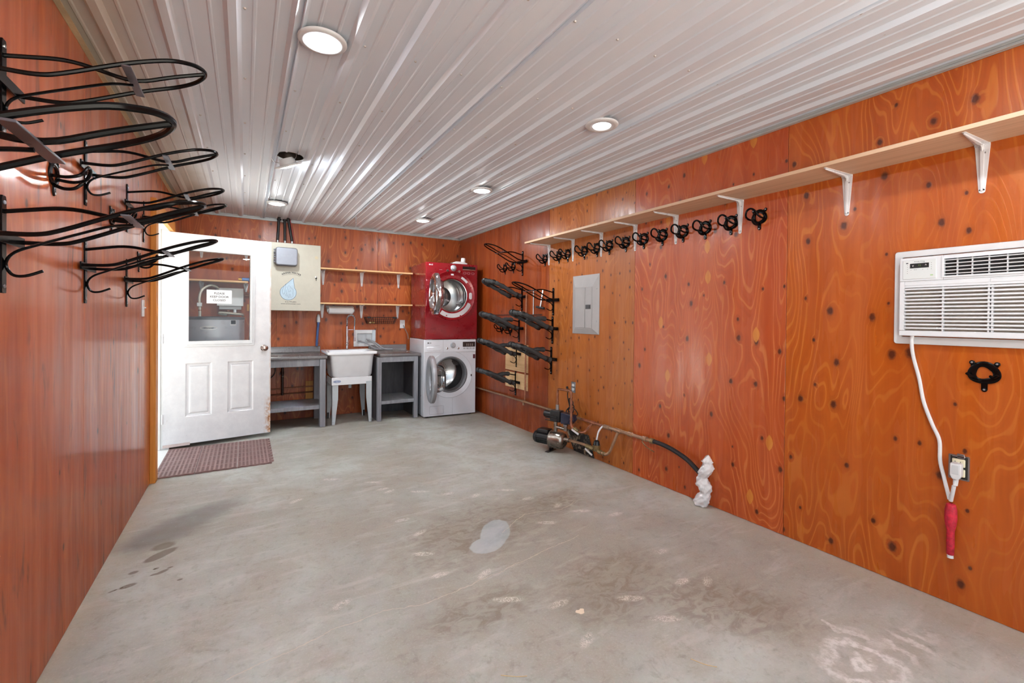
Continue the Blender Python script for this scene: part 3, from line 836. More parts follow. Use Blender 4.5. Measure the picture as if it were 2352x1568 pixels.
hk2 = [(onR(4.86, 1.905), 'black bridle hook behind the topmost saddle rack beside dryer, left one', 'behind the topmost right rack'), (onR(4.66, 1.905), 'black bridle hook behind the topmost saddle rack beside dryer, right one', None),
       (onR(4.93, 1.165), 'black bridle hook half hidden under padded rack at washer height, left one', None), (onR(4.72, 1.15), 'black bridle hook half hidden under padded rack at washer height, right one', None),
       (onL(2.316, 1.80), 'black bridle hook on left wall nearest the camera', None), (onL(3.168, 1.80), 'black bridle hook on left wall between the second and third racks', None), (onL(3.88, 1.648), 'black bridle hook on left wall lowest, close to doorway', None)]
for fr, lb, _ in hk2:
    c = clone(proto); c.location = fr['loc']; c.rotation_euler = (0, 0, fr['rz']); c['label'] = lb; c['group'] = 'single bridle hooks'
    c.location.x += -0.0005 if fr['rz'] else 0.0005
hkp = thing('bridle_hook', 'black round hook plate without a loop, alone below the air conditioner', 'hook', (XR - 0.0005, 0.638, 1.062), pi)
bridle(hkp, False)

# saddle racks
def rack(root, pad=0):
    T = 0.14
    p = MB().prism([(-0.014, -0.145), (0.014, -0.145), (0.015, -0.13), (0.015, 0.13), (0.011, 0.142), (-0.011, 0.142), (-0.015, 0.13), (-0.015, -0.13)], 'x', 0.0, 0.006)
    p.build('mounting_plate', M_BLK, root, bevel=0.001, seg=1)
    for z in (T - 0.018, -0.125):
        MB().lathe([(0.006, 0), (0.0055, 0.0025), (0, 0.0035)], (0.006, 0, z), (1, 0, 0), 8).build('screw', M_GAL, root)
    MB().box((0.010, -0.112, T - 0.140), (0.016, 0.112, T - 0.108)).box((0.005, -0.02, T - 0.136), (0.012, 0.02, T - 0.112)).build('cross_bar', M_BLK, root, bevel=0.001, seg=1)
    sp = fil([(0.004, 0, T - 0.045), (0.145, 0, T - 0.015), (0.305, 0, T - 0.043), (0.40, 0, T + 0.002), (0.49, 0, T + 0.037)], 0.05)
    MB().tube(sp, 0.0065, 8).build('spine_tube', M_BLK, root)
    half = [(0.014, 0.10, T - 0.122), (0.10, 0.10, T - 0.118), (0.16, 0.10, T - 0.098), (0.30, 0.102, T - 0.030), (0.40, 0.098, T + 0.010), (0.455, 0.072, T + 0.028), (0.483, 0.038, T + 0.037), (0.493, 0, T + 0.040)]
    loop = half + [(x, -y, z) for x, y, z in half[-2::-1]]
    lp = spl(loop, 5)
    MB().tube(lp, 0.0068, 8).build('loop_rail', M_BLK, root)
    MB().box((0.288, -0.112, T - 0.043), (0.312, 0.112, T - 0.038)).build('flat_strap', M_STEEL, root, bevel=0.0008, seg=1, label='bare grey steel strap')
    hk = spl([(0.300, 0, T - 0.052), (0.245, 0, T - 0.062), (0.17, 0, T - 0.094), (0.085, 0, T - 0.133), (0.028, 0, T - 0.163), (0.009, 0, T - 0.197), (0.022, 0, T - 0.229), (0.05, 0, T - 0.232), (0.088, 0, T - 0.215)], 5)
    MB().tube(hk, 0.0045, 7).build('hook_rod', M_BLK, root)
    if pad:
        n = len(lp)
        def seg(a, b, path): return path[int(a * (len(path) - 1)):int(b * (len(path) - 1)) + 1]
        wob = lambda pth: [0.024 + 0.003 * sin(i * 1.7) for i in range(len(pth))]
        for a, b in ((0.06, 0.50), (0.50, 0.94)):
            s_ = seg(a, b, lp); MB().tube(s_, wob(s_), 12).build('foam_sleeve', M_FOAM, root)
        for c in (0.10, 0.30, 0.47, 0.53, 0.70, 0.90):
            k = int(c * (n - 1)); s_ = lp[k:k + 3]
            MB().tube(s_, 0.0285, 12).build('tape_band', M_TAPE, root)
        if pad == 2:
            s_ = seg(0.08, 0.62, sp); MB().tube(s_, wob(s_), 12).build('foam_sleeve', M_FOAM, root)
            k = int(0.45 * (len(sp) - 1)); MB().tube(sp[k:k + 2] if (sp[k + 1] - sp[k]).length > 0.01 else sp[k:k + 3], 0.0285, 12).build('tape_band', M_TAPE, root)
ra = thing('saddle_rack', 'bare black saddle rack on left wall, top row nearest the camera', 'saddle rack', (-XL, 1.905, 2.081 - 0.14), 0, 'saddle racks on the left wall')
rack(ra)
index_kids(ra)
for y, z, lb in ((2.70, 2.049, 'bare black saddle rack on left wall, second in the top row'), (3.528, 2.064, 'bare black saddle rack on left wall, third in the top row'), (4.05, 2.076, 'bare black saddle rack on left wall, farthest of top row, beside doorway'),
                 (1.10, 1.616, 'biggest-looking bare black saddle rack, low row, its plate beyond the left frame edge'), (1.906, 1.625, 'bare black saddle rack on left wall, lower row with plate at left frame edge'),
                 (2.703, 1.614, 'bare black saddle rack on left wall, lower row, tip before the door window corner'), (3.523, 1.613, 'bare black saddle rack on left wall, farthest of the lower row')):
    c = clone(ra); c.location = (-XL, y, z - 0.14); c['label'] = lb
for y, z, lb in ((4.449, 2.063, 'bare black saddle rack topmost on right wall beside the dryer'), (3.835, 1.602, 'bare black saddle rack nearest the grey electric panel')):
    c = clone(ra); c.location = (XR, y, z - 0.14); c.rotation_euler = (0, 0, pi); c['label'] = lb; c['group'] = 'saddle racks on the right wall'
rp = {}
for k in (1, 2):
    rp[k] = None
for y, z, k, lb in ((4.455, 1.659, 1, 'foam padded saddle rack, upper one beside the red dryer'), (4.516, 1.291, 2, 'foam padded saddle rack level with the dryer base, behind its neighbour'), (3.845, 1.305, 2, 'foam padded saddle rack just left of the electric panel bottom'),
                    (4.565, 0.991, 2, 'foam padded saddle rack over the pale board, beside the washer'), (3.862, 0.985, 2, 'foam padded saddle rack, lower one of the nearer column'), (4.582, 0.654, 2, 'lowest foam padded saddle rack, just above the wall pipe')):
    if rp[k] is None:
        c = thing('saddle_rack', lb, 'saddle rack', (XR, y, z - 0.14), pi, 'saddle racks on the right wall'); rack(c, k); rp[k] = c; index_kids(c)
    else:
        c = clone(rp[k]); c.location = (XR, y, z - 0.14); c['label'] = lb

# pale backing boards and slim rods on the right wall
M_BOARD = pine('pale_board', (214, 172, 122), (232, 194, 146), 0.5, 'y')
tag(MB().box((XR - 0.006, 4.311, 0.66), (XR, 4.824, 0.978)).build('backing_board', M_BOARD, bevel=0.001), 'upper pale plywood board on wall behind padded racks', 'board', 'backing boards')
tag(MB().box((XR - 0.006, 4.311, 0.455), (XR, 4.82, 0.64)).build('backing_board', M_BOARD, bevel=0.001), 'lower pale plywood board on wall above the pipe', 'board', 'backing boards')
tag(MB().tube([(XR - 0.03, 4.318, 1.56), (XR - 0.03, 4.328, 0.345)], 0.009, 8).build('thin_riser_pipe', M_COP), 'thin copper riser pipe running down between the racks', 'pipe')
sp_ = thing('wash_wand', 'thin hanging rod with side arm on wall behind the racks', 'rod', (XR, 4.2, 1.33), pi)
MB().tube([(0.012, -0.0, 0.0), (0.012, 0.0, 0.275)], 0.006, 8).build('upright_rod', M_GAL, sp_)
MB().tube([(0.012, -0.98, -0.006), (0.012, 0.167, -0.004)], 0.006, 8).build('long_rod', mat('dark_rod', (70, 44, 34), 0.5), sp_)
tt = thing('t_handle_tool', 'small steel rod tool with black T handle behind racks', 'tool', (XR, 4.05, 1.40), pi)
MB().tube([(0.02, 0.0, 0.0), (0.012, 0.035, 0.20)], 0.008, 8).build('shaft', M_CHR, tt)
MB().tube([(0.02, -0.075, 0.012), (0.02, 0.07, -0.006)], 0.013, 8).build('handle', M_RUBBER, tt)

# electric panel
ep = thing('electric_panel', 'grey steel breaker panel door on the right wall', 'electric panel', (XR, 3.508, 1.142), pi)
w_, h_ = 0.385, 0.557
p = MB()
def q4(mb, a, b, oa, ob):
    vs = [(oa, a[0], a[1]), (oa, a[2], a[1]), (oa, a[2], a[3]), (oa, a[0], a[3]), (ob, b[0], b[1]), (ob, b[2], b[1]), (ob, b[2], b[3]), (ob, b[0], b[3])]
    mb.add(vs, [(k, (k + 1) % 4, 4 + (k + 1) % 4, 4 + k) for k in range(4)])
q4(p, (0, 0, w_, h_), (0.0, 0.0, w_, h_), 0.0, 0.004); q4(p, (0, 0, w_, h_), (0.055, 0.05, w_ - 0.075, h_ - 0.112), 0.004, 0.020)
p.add([(0.020, 0.055, 0.05), (0.020, w_ - 0.075, 0.05), (0.020, w_ - 0.075, h_ - 0.112), (0.020, 0.055, h_ - 0.112)], [(0, 1, 2, 3)])
p.build('panel_cover', M_GREY, ep, ang=10)
MB().box((0.018, 0.062, 0.058), (0.0235, 0.206, h_ - 0.120)).build('panel_door', M_GREY, ep, bevel=0.0015)
MB().box((0.018, 0.210, 0.058), (0.0235, w_ - 0.082, h_ - 0.120)).build('panel_door', M_GREY, ep, bevel=0.0015)
MB().box((0.022, 0.218, 0.235), (0.026, 0.288, 0.275)).box((0.024, 0.262, 0.242), (0.032, 0.276, 0.268)).build('latch', mat('dark_grey_latch', (84, 84, 86), 0.45), ep, bevel=0.001)
for a, b in ((0.03, 0.12), (0.03, 0.42), (w_ - 0.03, 0.12), (w_ - 0.03, 0.42)):
    MB().lathe([(0.006, 0), (0.005, 0.003), (0, 0.004)], (0.010, a, b), (1, 0, 0), 8).build('screw', M_GAL, ep)

# outlets
def outlet(nm, fr, lb, w=0.07, h=0.115, plate=M_GAL, face=M_WHP, cover=True):
    t = thing(nm, lb, 'outlet', fr['loc'], fr['rz'])
    if cover: MB().box((0, -w / 2, -h / 2), (0.005, w / 2, h / 2)).build('cover_plate', plate, t, bevel=0.0015)
    for z in (0.02, -0.02):
        s_ = MB().prism([(0.017 * cos(a) , z + 0.0145 * max(-0.85, min(0.85, sin(a) * 1.1))) for a in [2 * pi * k / 20 for k in range(20)]], 'x', 0.004, 0.008).build('socket', face, t)
        MB().box((0.008, -0.008, z - 0.001), (0.0084, -0.006, z + 0.008)).box((0.008, 0.006, z - 0.001), (0.0084, 0.008, z + 0.007)).box((0.008, -0.002, z - 0.010), (0.0084, 0.002, z - 0.006)).build('slots', M_BLKM, s_)
    return t
outlet('wall_outlet', onR(3.487, 0.614), 'steel duplex outlet above the pump', 0.062, 0.105)
outlet('wall_outlet', onB(1.905, 1.188), 'white duplex outlet on back wall beside the dryer', 0.07, 0.115, M_WHP)

# ---- air conditioner
ac = thing('air_conditioner', 'white wall mounted air conditioner with louvred grille', 'air conditioner', (XR, 0.955, 1.176), pi)
AW, AH = 0.69, 0.449
fl = MB(); o_ = rrect(0, 0, AW, AH, 0.012, 4); i_ = rrect(0.03, 0.035, AW - 0.03, AH - 0.03, 0.004, 4)
frame_poly(fl, o_, i_, lambda u, v: (0.0, u, v), lambda u, v: (0.012, u, v))
fix_normals(fl.build('wall_flange', M_WHP, ac, bevel=0.002))
M_ACB = mat('ac_front_plastic', (232, 236, 240), 0.35, var=0.01)
d0, d1 = 0.0, 0.048
b = MB()
L0, L1 = 0.190, AW - 0.035        # louvre opening (along), 
u0, u1, v0, v1 = 0.032, AW - 0.03, 0.040, 0.412
b.box((d0, u0, 0.300), (d1, L0, v1)).box((d0, L0, 0.398), (d1, u1, v1)).box((d0, L1, 0.300), (d1, u1, 0.398)).box((d0, L0, 0.300), (d1, L1, 0.314))
b.box((d0, u0, v0), (d1, u1, 0.066)).box((d0, u0, 0.066), (d1, 0.052, 0.300)).box((d0, u1 - 0.02, 0.066), (d1, u1, 0.300)).box((d0, 0.052, 0.268), (d1, u1 - 0.02, 0.300))
b.build('front_panel', M_ACB, ac, bevel=0.004, seg=3)
MB().box((-0.06, u0 + 0.01, v0 + 0.008), (0.018, u1 - 0.01, v1 - 0.008)).box((0.018, u0, v0 + 0.004), (0.022, L0, v1)).build('chassis', mat('ac_inner_grey', (140, 136, 128), 0.7), ac)
MB().box((0.018, L0 + 0.002, 0.316), (0.026, L1 - 0.002, 0.396)).build('outlet_duct', mat('ac_duct_dark', (66, 70, 74), 0.6), ac)
for k in range(12):
    z = 0.078 + k * 0.0167
    MB().box((0.034, 0.05, z - 0.0042), (0.050, u1 - 0.018, z + 0.0042)).build('intake_slat', M_ACB, ac, bevel=0.0015)
for y in (0.190, 0.337, 0.348, 0.495):
    MB().box((0.030, y - 0.003, 0.066), (0.046, y + 0.003, 0.268)).build('grille_stay', M_ACB, ac)
MB().box((0.024, 0.052, 0.066), (0.028, u1 - 0.02, 0.268)).build('filter_screen', mat('ac_filter', (196, 188, 176), 0.8, var=0.1, scale=60), ac)
for k in range(5):
    z = 0.326 + k * 0.0155
    MB().prism([(0.030, z - 0.004), (0.048, z - 0.001), (0.048, z + 0.002), (0.030, z - 0.001)][::-1], 'y', L0, L1) if False else None
    MB().box((0.030, L0, z - 0.0022), (0.049, L1, z + 0.0022)).build('louvre_slat', M_ACB, ac, bevel=0.001, seg=1)
for y in (0.192, 0.236, 0.284, 0.336, 0.390, 0.445, 0.50, 0.555, 0.61):
    MB().box((0.034, y - 0.002, 0.316), (0.044, y + 0.002, 0.396)).build('louvre_vane', M_ACB, ac)
o_ = rrect(0.186, 0.310, L1 + 0.004, 0.402, 0.003, 2); i_ = rrect(0.194, 0.317, L1 - 0.003, 0.394, 0.002, 2)
fb = MB(); frame_poly(fb, o_, i_, lambda u, v: (0.047, u, v), lambda u, v: (0.052, u, v)); fix_normals(fb.build('louvre_frame', M_ACB, ac))
MB().box((0.047, 0.045, 0.310), (0.0505, 0.166, 0.399)).build('control_panel', mat('control_film', (226, 232, 232), 0.3, var=0.01), ac, bevel=0.0008)
dsp = MB().box((0.050, 0.072, 0.361), (0.0515, 0.141, 0.383)).build('display', mat('display_black', (38, 46, 48), 0.2), ac)
M_MK = mat('control_marks', (70, 78, 84), 0.5)
text('display_mark', 'v', 0.016, (0.0518, 0.083, 0.373), (0, 1, 0), (0, 0, 1), M_WHT, dsp)
text('display_mark', '^', 0.016, (0.0518, 0.130, 0.371), (0, 1, 0), (0, 0, 1), M_WHT, dsp)
text('display_mark', '72', 0.011, (0.0518, 0.107, 0.372), (0, 1, 0), (0, 0, 1), mat('display_green', (90, 130, 70), 0.4), dsp)
text('lettering', 'Arctic King', 0.0085, (0.0508, 0.106, 0.391), (0, 1, 0), (0, 0, 1), M_MK, ac)
mk = MB()
for k in range(5): mk.box((0.0505, 0.0615, 0.337 + 0.0095 * k), (0.0509, 0.0635, 0.339 + 0.0095 * k))
for k in range(4): mk.box((0.0505, 0.1485, 0.352 + 0.0095 * k), (0.0509, 0.1505, 0.354 + 0.0095 * k))
for y in (0.075, 0.087, 0.095, 0.118, 0.135, 0.09): mk.box((0.0505, y, 0.352), (0.0509, y + 0.002, 0.354))
mk.box((0.0505, 0.057, 0.383), (0.0509, 0.065, 0.388)); mk.build('indicator_marks', M_MK, ac)
MB().box((0.0505, 0.146, 0.322), (0.0509, 0.156, 0.327)).build('power_mark', mat('pale_green_mark', (170, 206, 150), 0.5), ac)
MB().box((0.045, 0.156, 0.280), (0.0485, 0.224, 0.286)).build('finger_slot', M_BLKM, ac)
MB().box((0.0475, 0.052, 0.2795), (0.0495, 0.336, 0.295)).box((0.0475, 0.342, 0.2795), (0.0495, u1 - 0.012, 0.295)).build('grille_top_rail', M_ACB, ac, bevel=0.0008)
cp = MB().tube(spl([(0.03, 0.078, 0.045), (0.03, 0.076, 0.005), (0.02, 0.080, -0.06), (0.012, 0.100, -0.16), (0.010, 0.118, -0.27), (0.010, 0.150, -0.37), (0.010, 0.176, -0.44), (0.012, 0.180, -0.53), (0.02, 0.196, -0.60), (0.028, 0.219, -0.695)], 6), 0.0075, 10)
cp.build('power_cord', M_WHP, ac)
MB().tube(spl([(0.045, 0.238, -0.625), (0.04, 0.232, -0.66), (0.03, 0.224, -0.70)], 4), 0.0075, 10).build('plug_lead', M_WHP, ac)
pg = MB().prism([(0.222, -0.528), (0.226, -0.522), (0.256, -0.522), (0.260, -0.528), (0.260, -0.578), (0.250, -0.596), (0.230, -0.596), (0.222, -0.578)], 'x', 0.014, 0.046)
pg.build('plug', M_WHP, ac, bevel=0.004, seg=3)
MB().box((0.045, 0.229, -0.572), (0.047, 0.252, -0.532)).build('plug_label', mat('plug_face', (206, 210, 212), 0.5), ac, bevel=0.001)
MB().cyl((0.03, 0.240, -0.594), (0.034, 0.239, -0.625), 0.010, 10, 0.008).build('strain_relief', M_WHP, ac)
rw = MB().lathe([(0.006, 0), (0.016, -0.006), (0.021, -0.03), (0.022, -0.07), (0.019, -0.10), (0.014, -0.125), (0.0142, -0.19), (0.013, -0.232), (0.010, -0.236)], (0.026, 0.224, -0.71), (0, 0, 1), 18)
rw.build('pink_wrapped_bundle', mat('pink_stretch_tape', (200, 38, 62), 0.6, var=0.3, scale=40, bump=0.4), ac, label='pink tape wrapped cord device')
MB().lathe([(0.011, -0.232), (0.012, -0.248), (0.0, -0.250)], (0.026, 0.224, -0.71), (0, 0, 1), 14).build('cord_end', M_WHP, ac)
ot = thing('wall_outlet', 'bare ivory outlet without cover, white plug below the air conditioner', 'outlet', (XR, 0.713, 0.628), pi)
M_IV = mat('ivory_plastic', (232, 226, 196), 0.45)
bx = MB(); o_ = rrect(-0.035, -0.055, 0.035, 0.055, 0.003, 1); i_ = rrect(-0.029, -0.050, 0.029, 0.050, 0.002, 1)
frame_poly(bx, o_, i_, lambda u, v: (0.0, u, v), lambda u, v: (0.003, u, v)); fix_normals(bx.build('box_rim', M_GAL, ot))
MB().box((0.0, -0.029, -0.05), (0.0012, 0.029, 0.05)).build('box_shadow_gap', mat('dark_box', (40, 42, 38), 0.7), ot)
MB().box((0.002, -0.006, 0.042), (0.006, 0.018, 0.062)).box((0.002, -0.022, 0.046), (0.006, 0.02, 0.052)).build('mounting_strap', M_GAL, ot, bevel=0.001)
for z in (0.022, -0.022):
    s_ = MB().box((0.002, -0.022, z - 0.018), (0.012, 0.022, z + 0.018)).build('socket', M_IV, ot, bevel=0.004)
    MB().box((0.012, -0.012, z), (0.0124, -0.010, z + 0.008)).box((0.012, 0.006, z), (0.0124, 0.008, z + 0.007)).box((0.012, -0.004, z - 0.010), (0.0124, 0.0, z - 0.006)).build('slots', M_BLKM, s_)

# ================================================================= PUMP AND PIPES
pp = thing('water_pipe', 'weathered copper water pipe running along the right wall with valves', 'pipe', (0, 0, 0))
PX = XR - 0.05
MB().tube([(PX + 0.025, 5.9, 0.325), (PX + 0.025, 5.2, 0.331), (PX, 4.3, 0.342), (PX, 3.3, 0.343)], 0.0125, 12).build('long_run', M_COPD, pp)
MB().tube([(PX, 3.3, 0.343), (PX, 2.98, 0.339)], 0.0125, 12).build('copper_run', M_COP, pp)
MB().tube([(PX, 2.98, 0.339), (PX, 2.436, 0.340)], 0.0145, 12).build('near_run', M_COPD, pp)
def fit(p, q, r, m=M_COPD, nm='fitting', n=12):
    return MB().cyl(p, q, r, n).build(nm, m, pp, bevel=0.001, seg=1)
fit((PX, 4.36, 0.342), (PX, 4.29, 0.342), 0.017); fit((PX, 4.325, 0.345), (PX, 4.325, 0.30), 0.012)
fit((PX, 3.18, 0.342), (PX, 3.10, 0.341), 0.0165, M_COP); fit((PX, 2.99, 0.339), (PX, 2.92, 0.339), 0.020); fit((PX, 2.85, 0.339), (PX, 2.78, 0.339), 0.019)
fit((PX, 2.70, 0.340), (PX, 2.655, 0.340), 0.020); fit((PX, 2.54, 0.340), (PX, 2.50, 0.340), 0.021); fit((PX, 2.46, 0.340), (PX, 2.43, 0.340), 0.022, M_BRS)
MB().tube(spl([(PX - 0.01, 2.54, 0.318), (PX - 0.025, 2.50, 0.298), (PX - 0.03, 2.46, 0.286), (PX - 0.03, 2.40, 0.272)], 4), 0.004, 6).build('drain_wire', M_BRS, pp)
# branch from controller: up, over, down, through valve, into run
RXp = 2.603
br = fil([(RXp, 3.512, 0.40), (RXp, 3.512, 0.605), (RXp, 3.300, 0.615), (RXp, 3.298, 0.285), (RXp, 3.20, 0.262), (RXp + 0.01, 3.13, 0.262), (PX, 3.14, 0.340)], 0.03)
MB().tube(br, 0.0105, 10).build('riser_loop', M_COP, pp)
for z in (0.56, 0.50, 0.465): fit((RXp, 3.512, z), (RXp, 3.512, z - 0.014), 0.0135, M_COP)
for z in (0.56, 0.475, 0.45, 0.36, 0.33): fit((RXp, 3.2985, z), (RXp, 3.2985, z - 0.014), 0.0135, M_COP)
MB().cyl((RXp, 3.512, 0.455), (RXp, 3.512, 0.405), 0.0165, 12).build('union_nut', M_GAL, pp)
MB().cyl((RXp, 3.255, 0.278), (RXp, 3.185, 0.262), 0.018, 12).build('ball_valve', M_BRS, pp)
lv = MB().box((-0.004, -0.05, -0.009), (0.004, 0.05, 0.009), Matrix.Translation((RXp - 0.028, 3.205, 0.262)) @ Matrix.Rotation(0.25, 4, 'X'))
lv.build('valve_lever', M_WHT, pp, bevel=0.002)
# lower intake line
lo = fil([(2.634, 3.385, 0.138), (2.645, 3.33, 0.138), (2.677, 3.20, 0.136), (2.677, 3.02, 0.122), (2.677, 2.905, 0.118), (2.690, 2.875, 0.150), (PX, 2.812, 0.340)], 0.03)
MB().tube(lo, 0.0125, 10).build('intake_line', M_COPD, pp)
MB().cyl((2.670, 3.16, 0.135), (2.676, 3.06, 0.127), 0.019, 12).build('ball_valve', M_BRS, pp)
fit((2.677, 3.00, 0.121), (2.677, 2.96, 0.119), 0.020, M_BRS); fit((2.677, 2.94, 0.119), (2.677, 2.925, 0.118), 0.018, M_BRS)
MB().box((-0.004, -0.05, -0.008), (0.004, 0.05, 0.008), Matrix.Translation((2.645, 3.10, 0.098)) @ Matrix.Rotation(0.35, 4, 'X')).build('valve_lever', M_WHT, pp, bevel=0.002)
MB().lathe([(0.030, 0), (0.032, 0.03), (0.034, 0.046), (0.034, 0.052)], (2.677, 3.03, 0.122), (0, 0, 1), 18, cap0=True).build('strainer_body', M_BRS, pp)
MB().lathe([(0.030, 0.05), (0.024, 0.085), (0.010, 0.096), (0.0, 0.096)], (2.677, 3.03, 0.122), (0, 0, 1), 18).build('strainer_bowl', mat('dark_bowl', (44, 50, 52), 0.15), pp)
MB().tube(spl([(2.677, 3.03, 0.21), (2.68, 3.028, 0.235), (2.69, 3.02, 0.29), (2.71, 3.0, 0.335), (PX, 2.975, 0.345)], 4), 0.009, 8, flat=0.6).build('white_tag_lever', M_WHT, pp, label='white paper-tagged lever')
gd = NT('dusty_black_sheet')
gn_ = gd.noise(gd.obj(), 16, 5, 0.7, 0.6)
gd.set(Base_Color=gd.mix(gd.mr(gn_, 0.48, 0.66), lin((32, 32, 32)), lin((150, 136, 116))), Roughness=0.75)
rs = tag(MB().prism([(3.585, 0.185), (3.25, 0.195), (3.165, 0.001), (3.46, 0.001)], 'x', XR - 0.010, XR - 0.002).build('rubber_splash_sheet', gd.m, bevel=0.001), 'dusty black sheet leaning on wall behind the pump valves', 'sheet')
pu = thing('water_pump', 'stainless water pump with black motor on the floor by right wall', 'pump', (2.590, 3.505, 0.0), radians(22))
ca = 0.118
MB().lathe([(0.0, 0.205), (0.052, 0.203), (0.060, 0.19), (0.062, 0.165), (0.056, 0.163), (0.056, 0.02)], (0, 0.04, ca), (0, 1, 0), 28).build('motor', M_BLKM, pu)
for k in range(18):
    a = 2 * pi * k / 18
    MB().box((-0.0015, 0.07, 0.055), (0.0015, 0.205, 0.062), Matrix.Translation((0, 0, ca)) @ Matrix.Rotation(a, 4, 'Y')).build('cooling_fin', M_BLKM, pu)
MB().box((-0.045, 0.075, ca + 0.052), (0.045, 0.195, ca + 0.088)).build('terminal_box', M_BLKM, pu, bevel=0.005)
MB().lathe([(0.056, 0.062), (0.080, 0.060), (0.086, 0.055), (0.086, 0.046), (0.081, 0.043), (0.081, -0.05), (0.072, -0.078), (0.05, -0.094), (0.03, -0.098), (0, -0.098)], (0, 0, ca), (0, 1, 0), 36).build('pump_casing', M_SS, pu, ang=60)
MB().tube([(0.086 * cos(2 * pi * k / 36), 0.051, ca + 0.086 * sin(2 * pi * k / 36)) for k in range(36)], 0.004, 8, closed=True).build('clamp_ring', M_SS, pu)
for a in (210, 300, 20, 110):
    MB().lathe([(0.008, 0), (0.008, -0.006), (0, -0.008)], (0.062 * cos(radians(a)), -0.070, ca + 0.062 * sin(radians(a))), (0, 1, 0), 8).build('bolt', M_GAL, pu)
MB().box((-0.075, 0.045, 0), (0.075, 0.085, 0.005)).box((-0.035, 0.055, 0.004), (0.035, 0.064, 0.06)).build('foot', M_BLKM, pu, bevel=0.002)
MB().cyl((0.0, 0.012, ca + 0.07), (0.0, 0.012, ca + 0.18), 0.017, 14).cyl((0.0, 0.012, ca + 0.125), (0.0, -0.095, ca + 0.115), 0.015, 12).cyl((0.0, -0.100, ca + 0.10), (0.0, -0.100, ca + 0.15), 0.018, 12).build('outlet_tee', M_SS, pu)
MB().lathe([(0.024, 0), (0.024, 0.014), (0.018, 0.018), (0, 0.018)], (0.0, -0.10, ca + 0.148), (0, 0, 1), 12, cap0=True).build('tee_cap', M_GAL, pu)
MB().cyl((-0.01, -0.09, ca + 0.02), (-0.01, -0.145, ca + 0.02), 0.021, 12).build('inlet_port', M_SS, pu)
# electronic pressure controller on top
MB().box((-0.042, -0.055, ca + 0.178), (0.042, 0.055, ca + 0.285)).build('controller_body', M_BLKM, pu, bevel=0.008, seg=3)
MB().cyl((-0.0, 0.05, ca + 0.235), (0.0, 0.135, ca + 0.240), 0.034, 18).build('controller_cap', M_BLKM, pu, bevel=0.003)
for z in (0.185, 0.205, 0.225): MB().box((-0.052, -0.03, ca + z), (-0.044, 0.10, ca + z + 0.009)).build('controller_rib', M_BLKM, pu, bevel=0.002)
MB().prism([(-0.062, ca + 0.17), (-0.17, ca + 0.175), (-0.205, ca + 0.215), (-0.19, ca + 0.262), (-0.062, ca + 0.275)], 'x', -0.035, 0.035).build('controller_face', mat('dark_blue_panel', (34, 40, 62), 0.3), pu, bevel=0.004)
MB().tube(spl([(0.0, -0.16, ca + 0.27), (0.04, -0.10, ca + 0.30), (0.02, -0.16, ca + 0.33), (0.05, -0.20, ca + 0.26), (0.0, -0.13, ca + 0.24), (0.03, -0.09, ca + 0.29), (0.05, -0.15, ca + 0.36), (0.06, -0.10, ca + 0.40), (0.07, -0.11, ca + 0.30), (0.08, -0.07, ca + 0.42), (0.15, -0.045, ca + 0.475)], 6), 0.005, 7).build('power_cord', M_RUBBER, pu)
MB().tube(spl([(0.03 + 0.035 * cos(t * 1.15) * (1 - t * 0.01), -0.14 + 0.045 * cos(t * 1.15 + 0.6), ca + 0.30 + 0.05 * sin(t * 1.15 + 0.3)) for t in range(20)], 3), 0.0045, 6).build('cord_coil', M_RUBBER, pu)
MB().cyl((0.195, 0.005, 0.596), (0.215, -0.002, 0.596), 0.014, 10).build('cord_plug', M_RUBBER, pu)
# black poly pipe dropping into foam wrap
bp_ = MB().tube(spl([(PX, 2.445, 0.340), (PX, 2.36, 0.338), (PX, 2.25, 0.322), (PX, 2.13, 0.286), (PX, 2.05, 0.240), (PX, 2.00, 0.205), (PX, 1.985, 0.15)], 6), 0.0165, 12).build('poly_pipe', M_RUBBER)
tag(bp_, 'curved black plastic pipe between copper run and white foam column', 'pipe')
fo = MB(); N = 46; n = 22
vs = []
for i in range(N):
    t = i / (N - 1); z = 0.002 + 0.355 * t
    lobe = 0.045 * (1 - 0.18 * t) * (0.74 + 0.34 * abs(sin(pi * (t * 3.4 + 0.12)))) if t < 0.86 else 0.032 * (1 - (t - 0.86) / 0.14) ** 0.8 + 0.004
    cx = 2.725 + 0.012 * t + 0.006 * sin(t * 9); cyy = 1.995 - 0.022 * t + 0.010 * sin(t * 13 + 1) - (0.02 * max(0, t - 0.85) / 0.15)
    for k in range(n):
        a = 2 * pi * k / n
        r = lobe * (1 + 0.10 * sin(3 * a + t * 14) + 0.10 * sin(5 * a - t * 41) + 0.07 * sin(7 * a + t * 70) + random.uniform(-.07, .07))
        vs.append((min(cx + r * cos(a), XR - 0.002), cyy + r * sin(a), z))
fs = [(i * n + k, i * n + (k + 1) % n, (i + 1) * n + (k + 1) % n, (i + 1) * n + k) for i in range(N - 1) for k in range(n)] + [tuple(range(n))[::-1], tuple(range((N - 1) * n, N * n))]
fo.add(vs, fs)
tag(fo.build('foam_column', mat('expanding_foam_white', (240, 240, 240), 0.75, var=0.03, bump=0.5), ang=80), 'lumpy white spray foam column around pipe where it enters floor', 'foam')

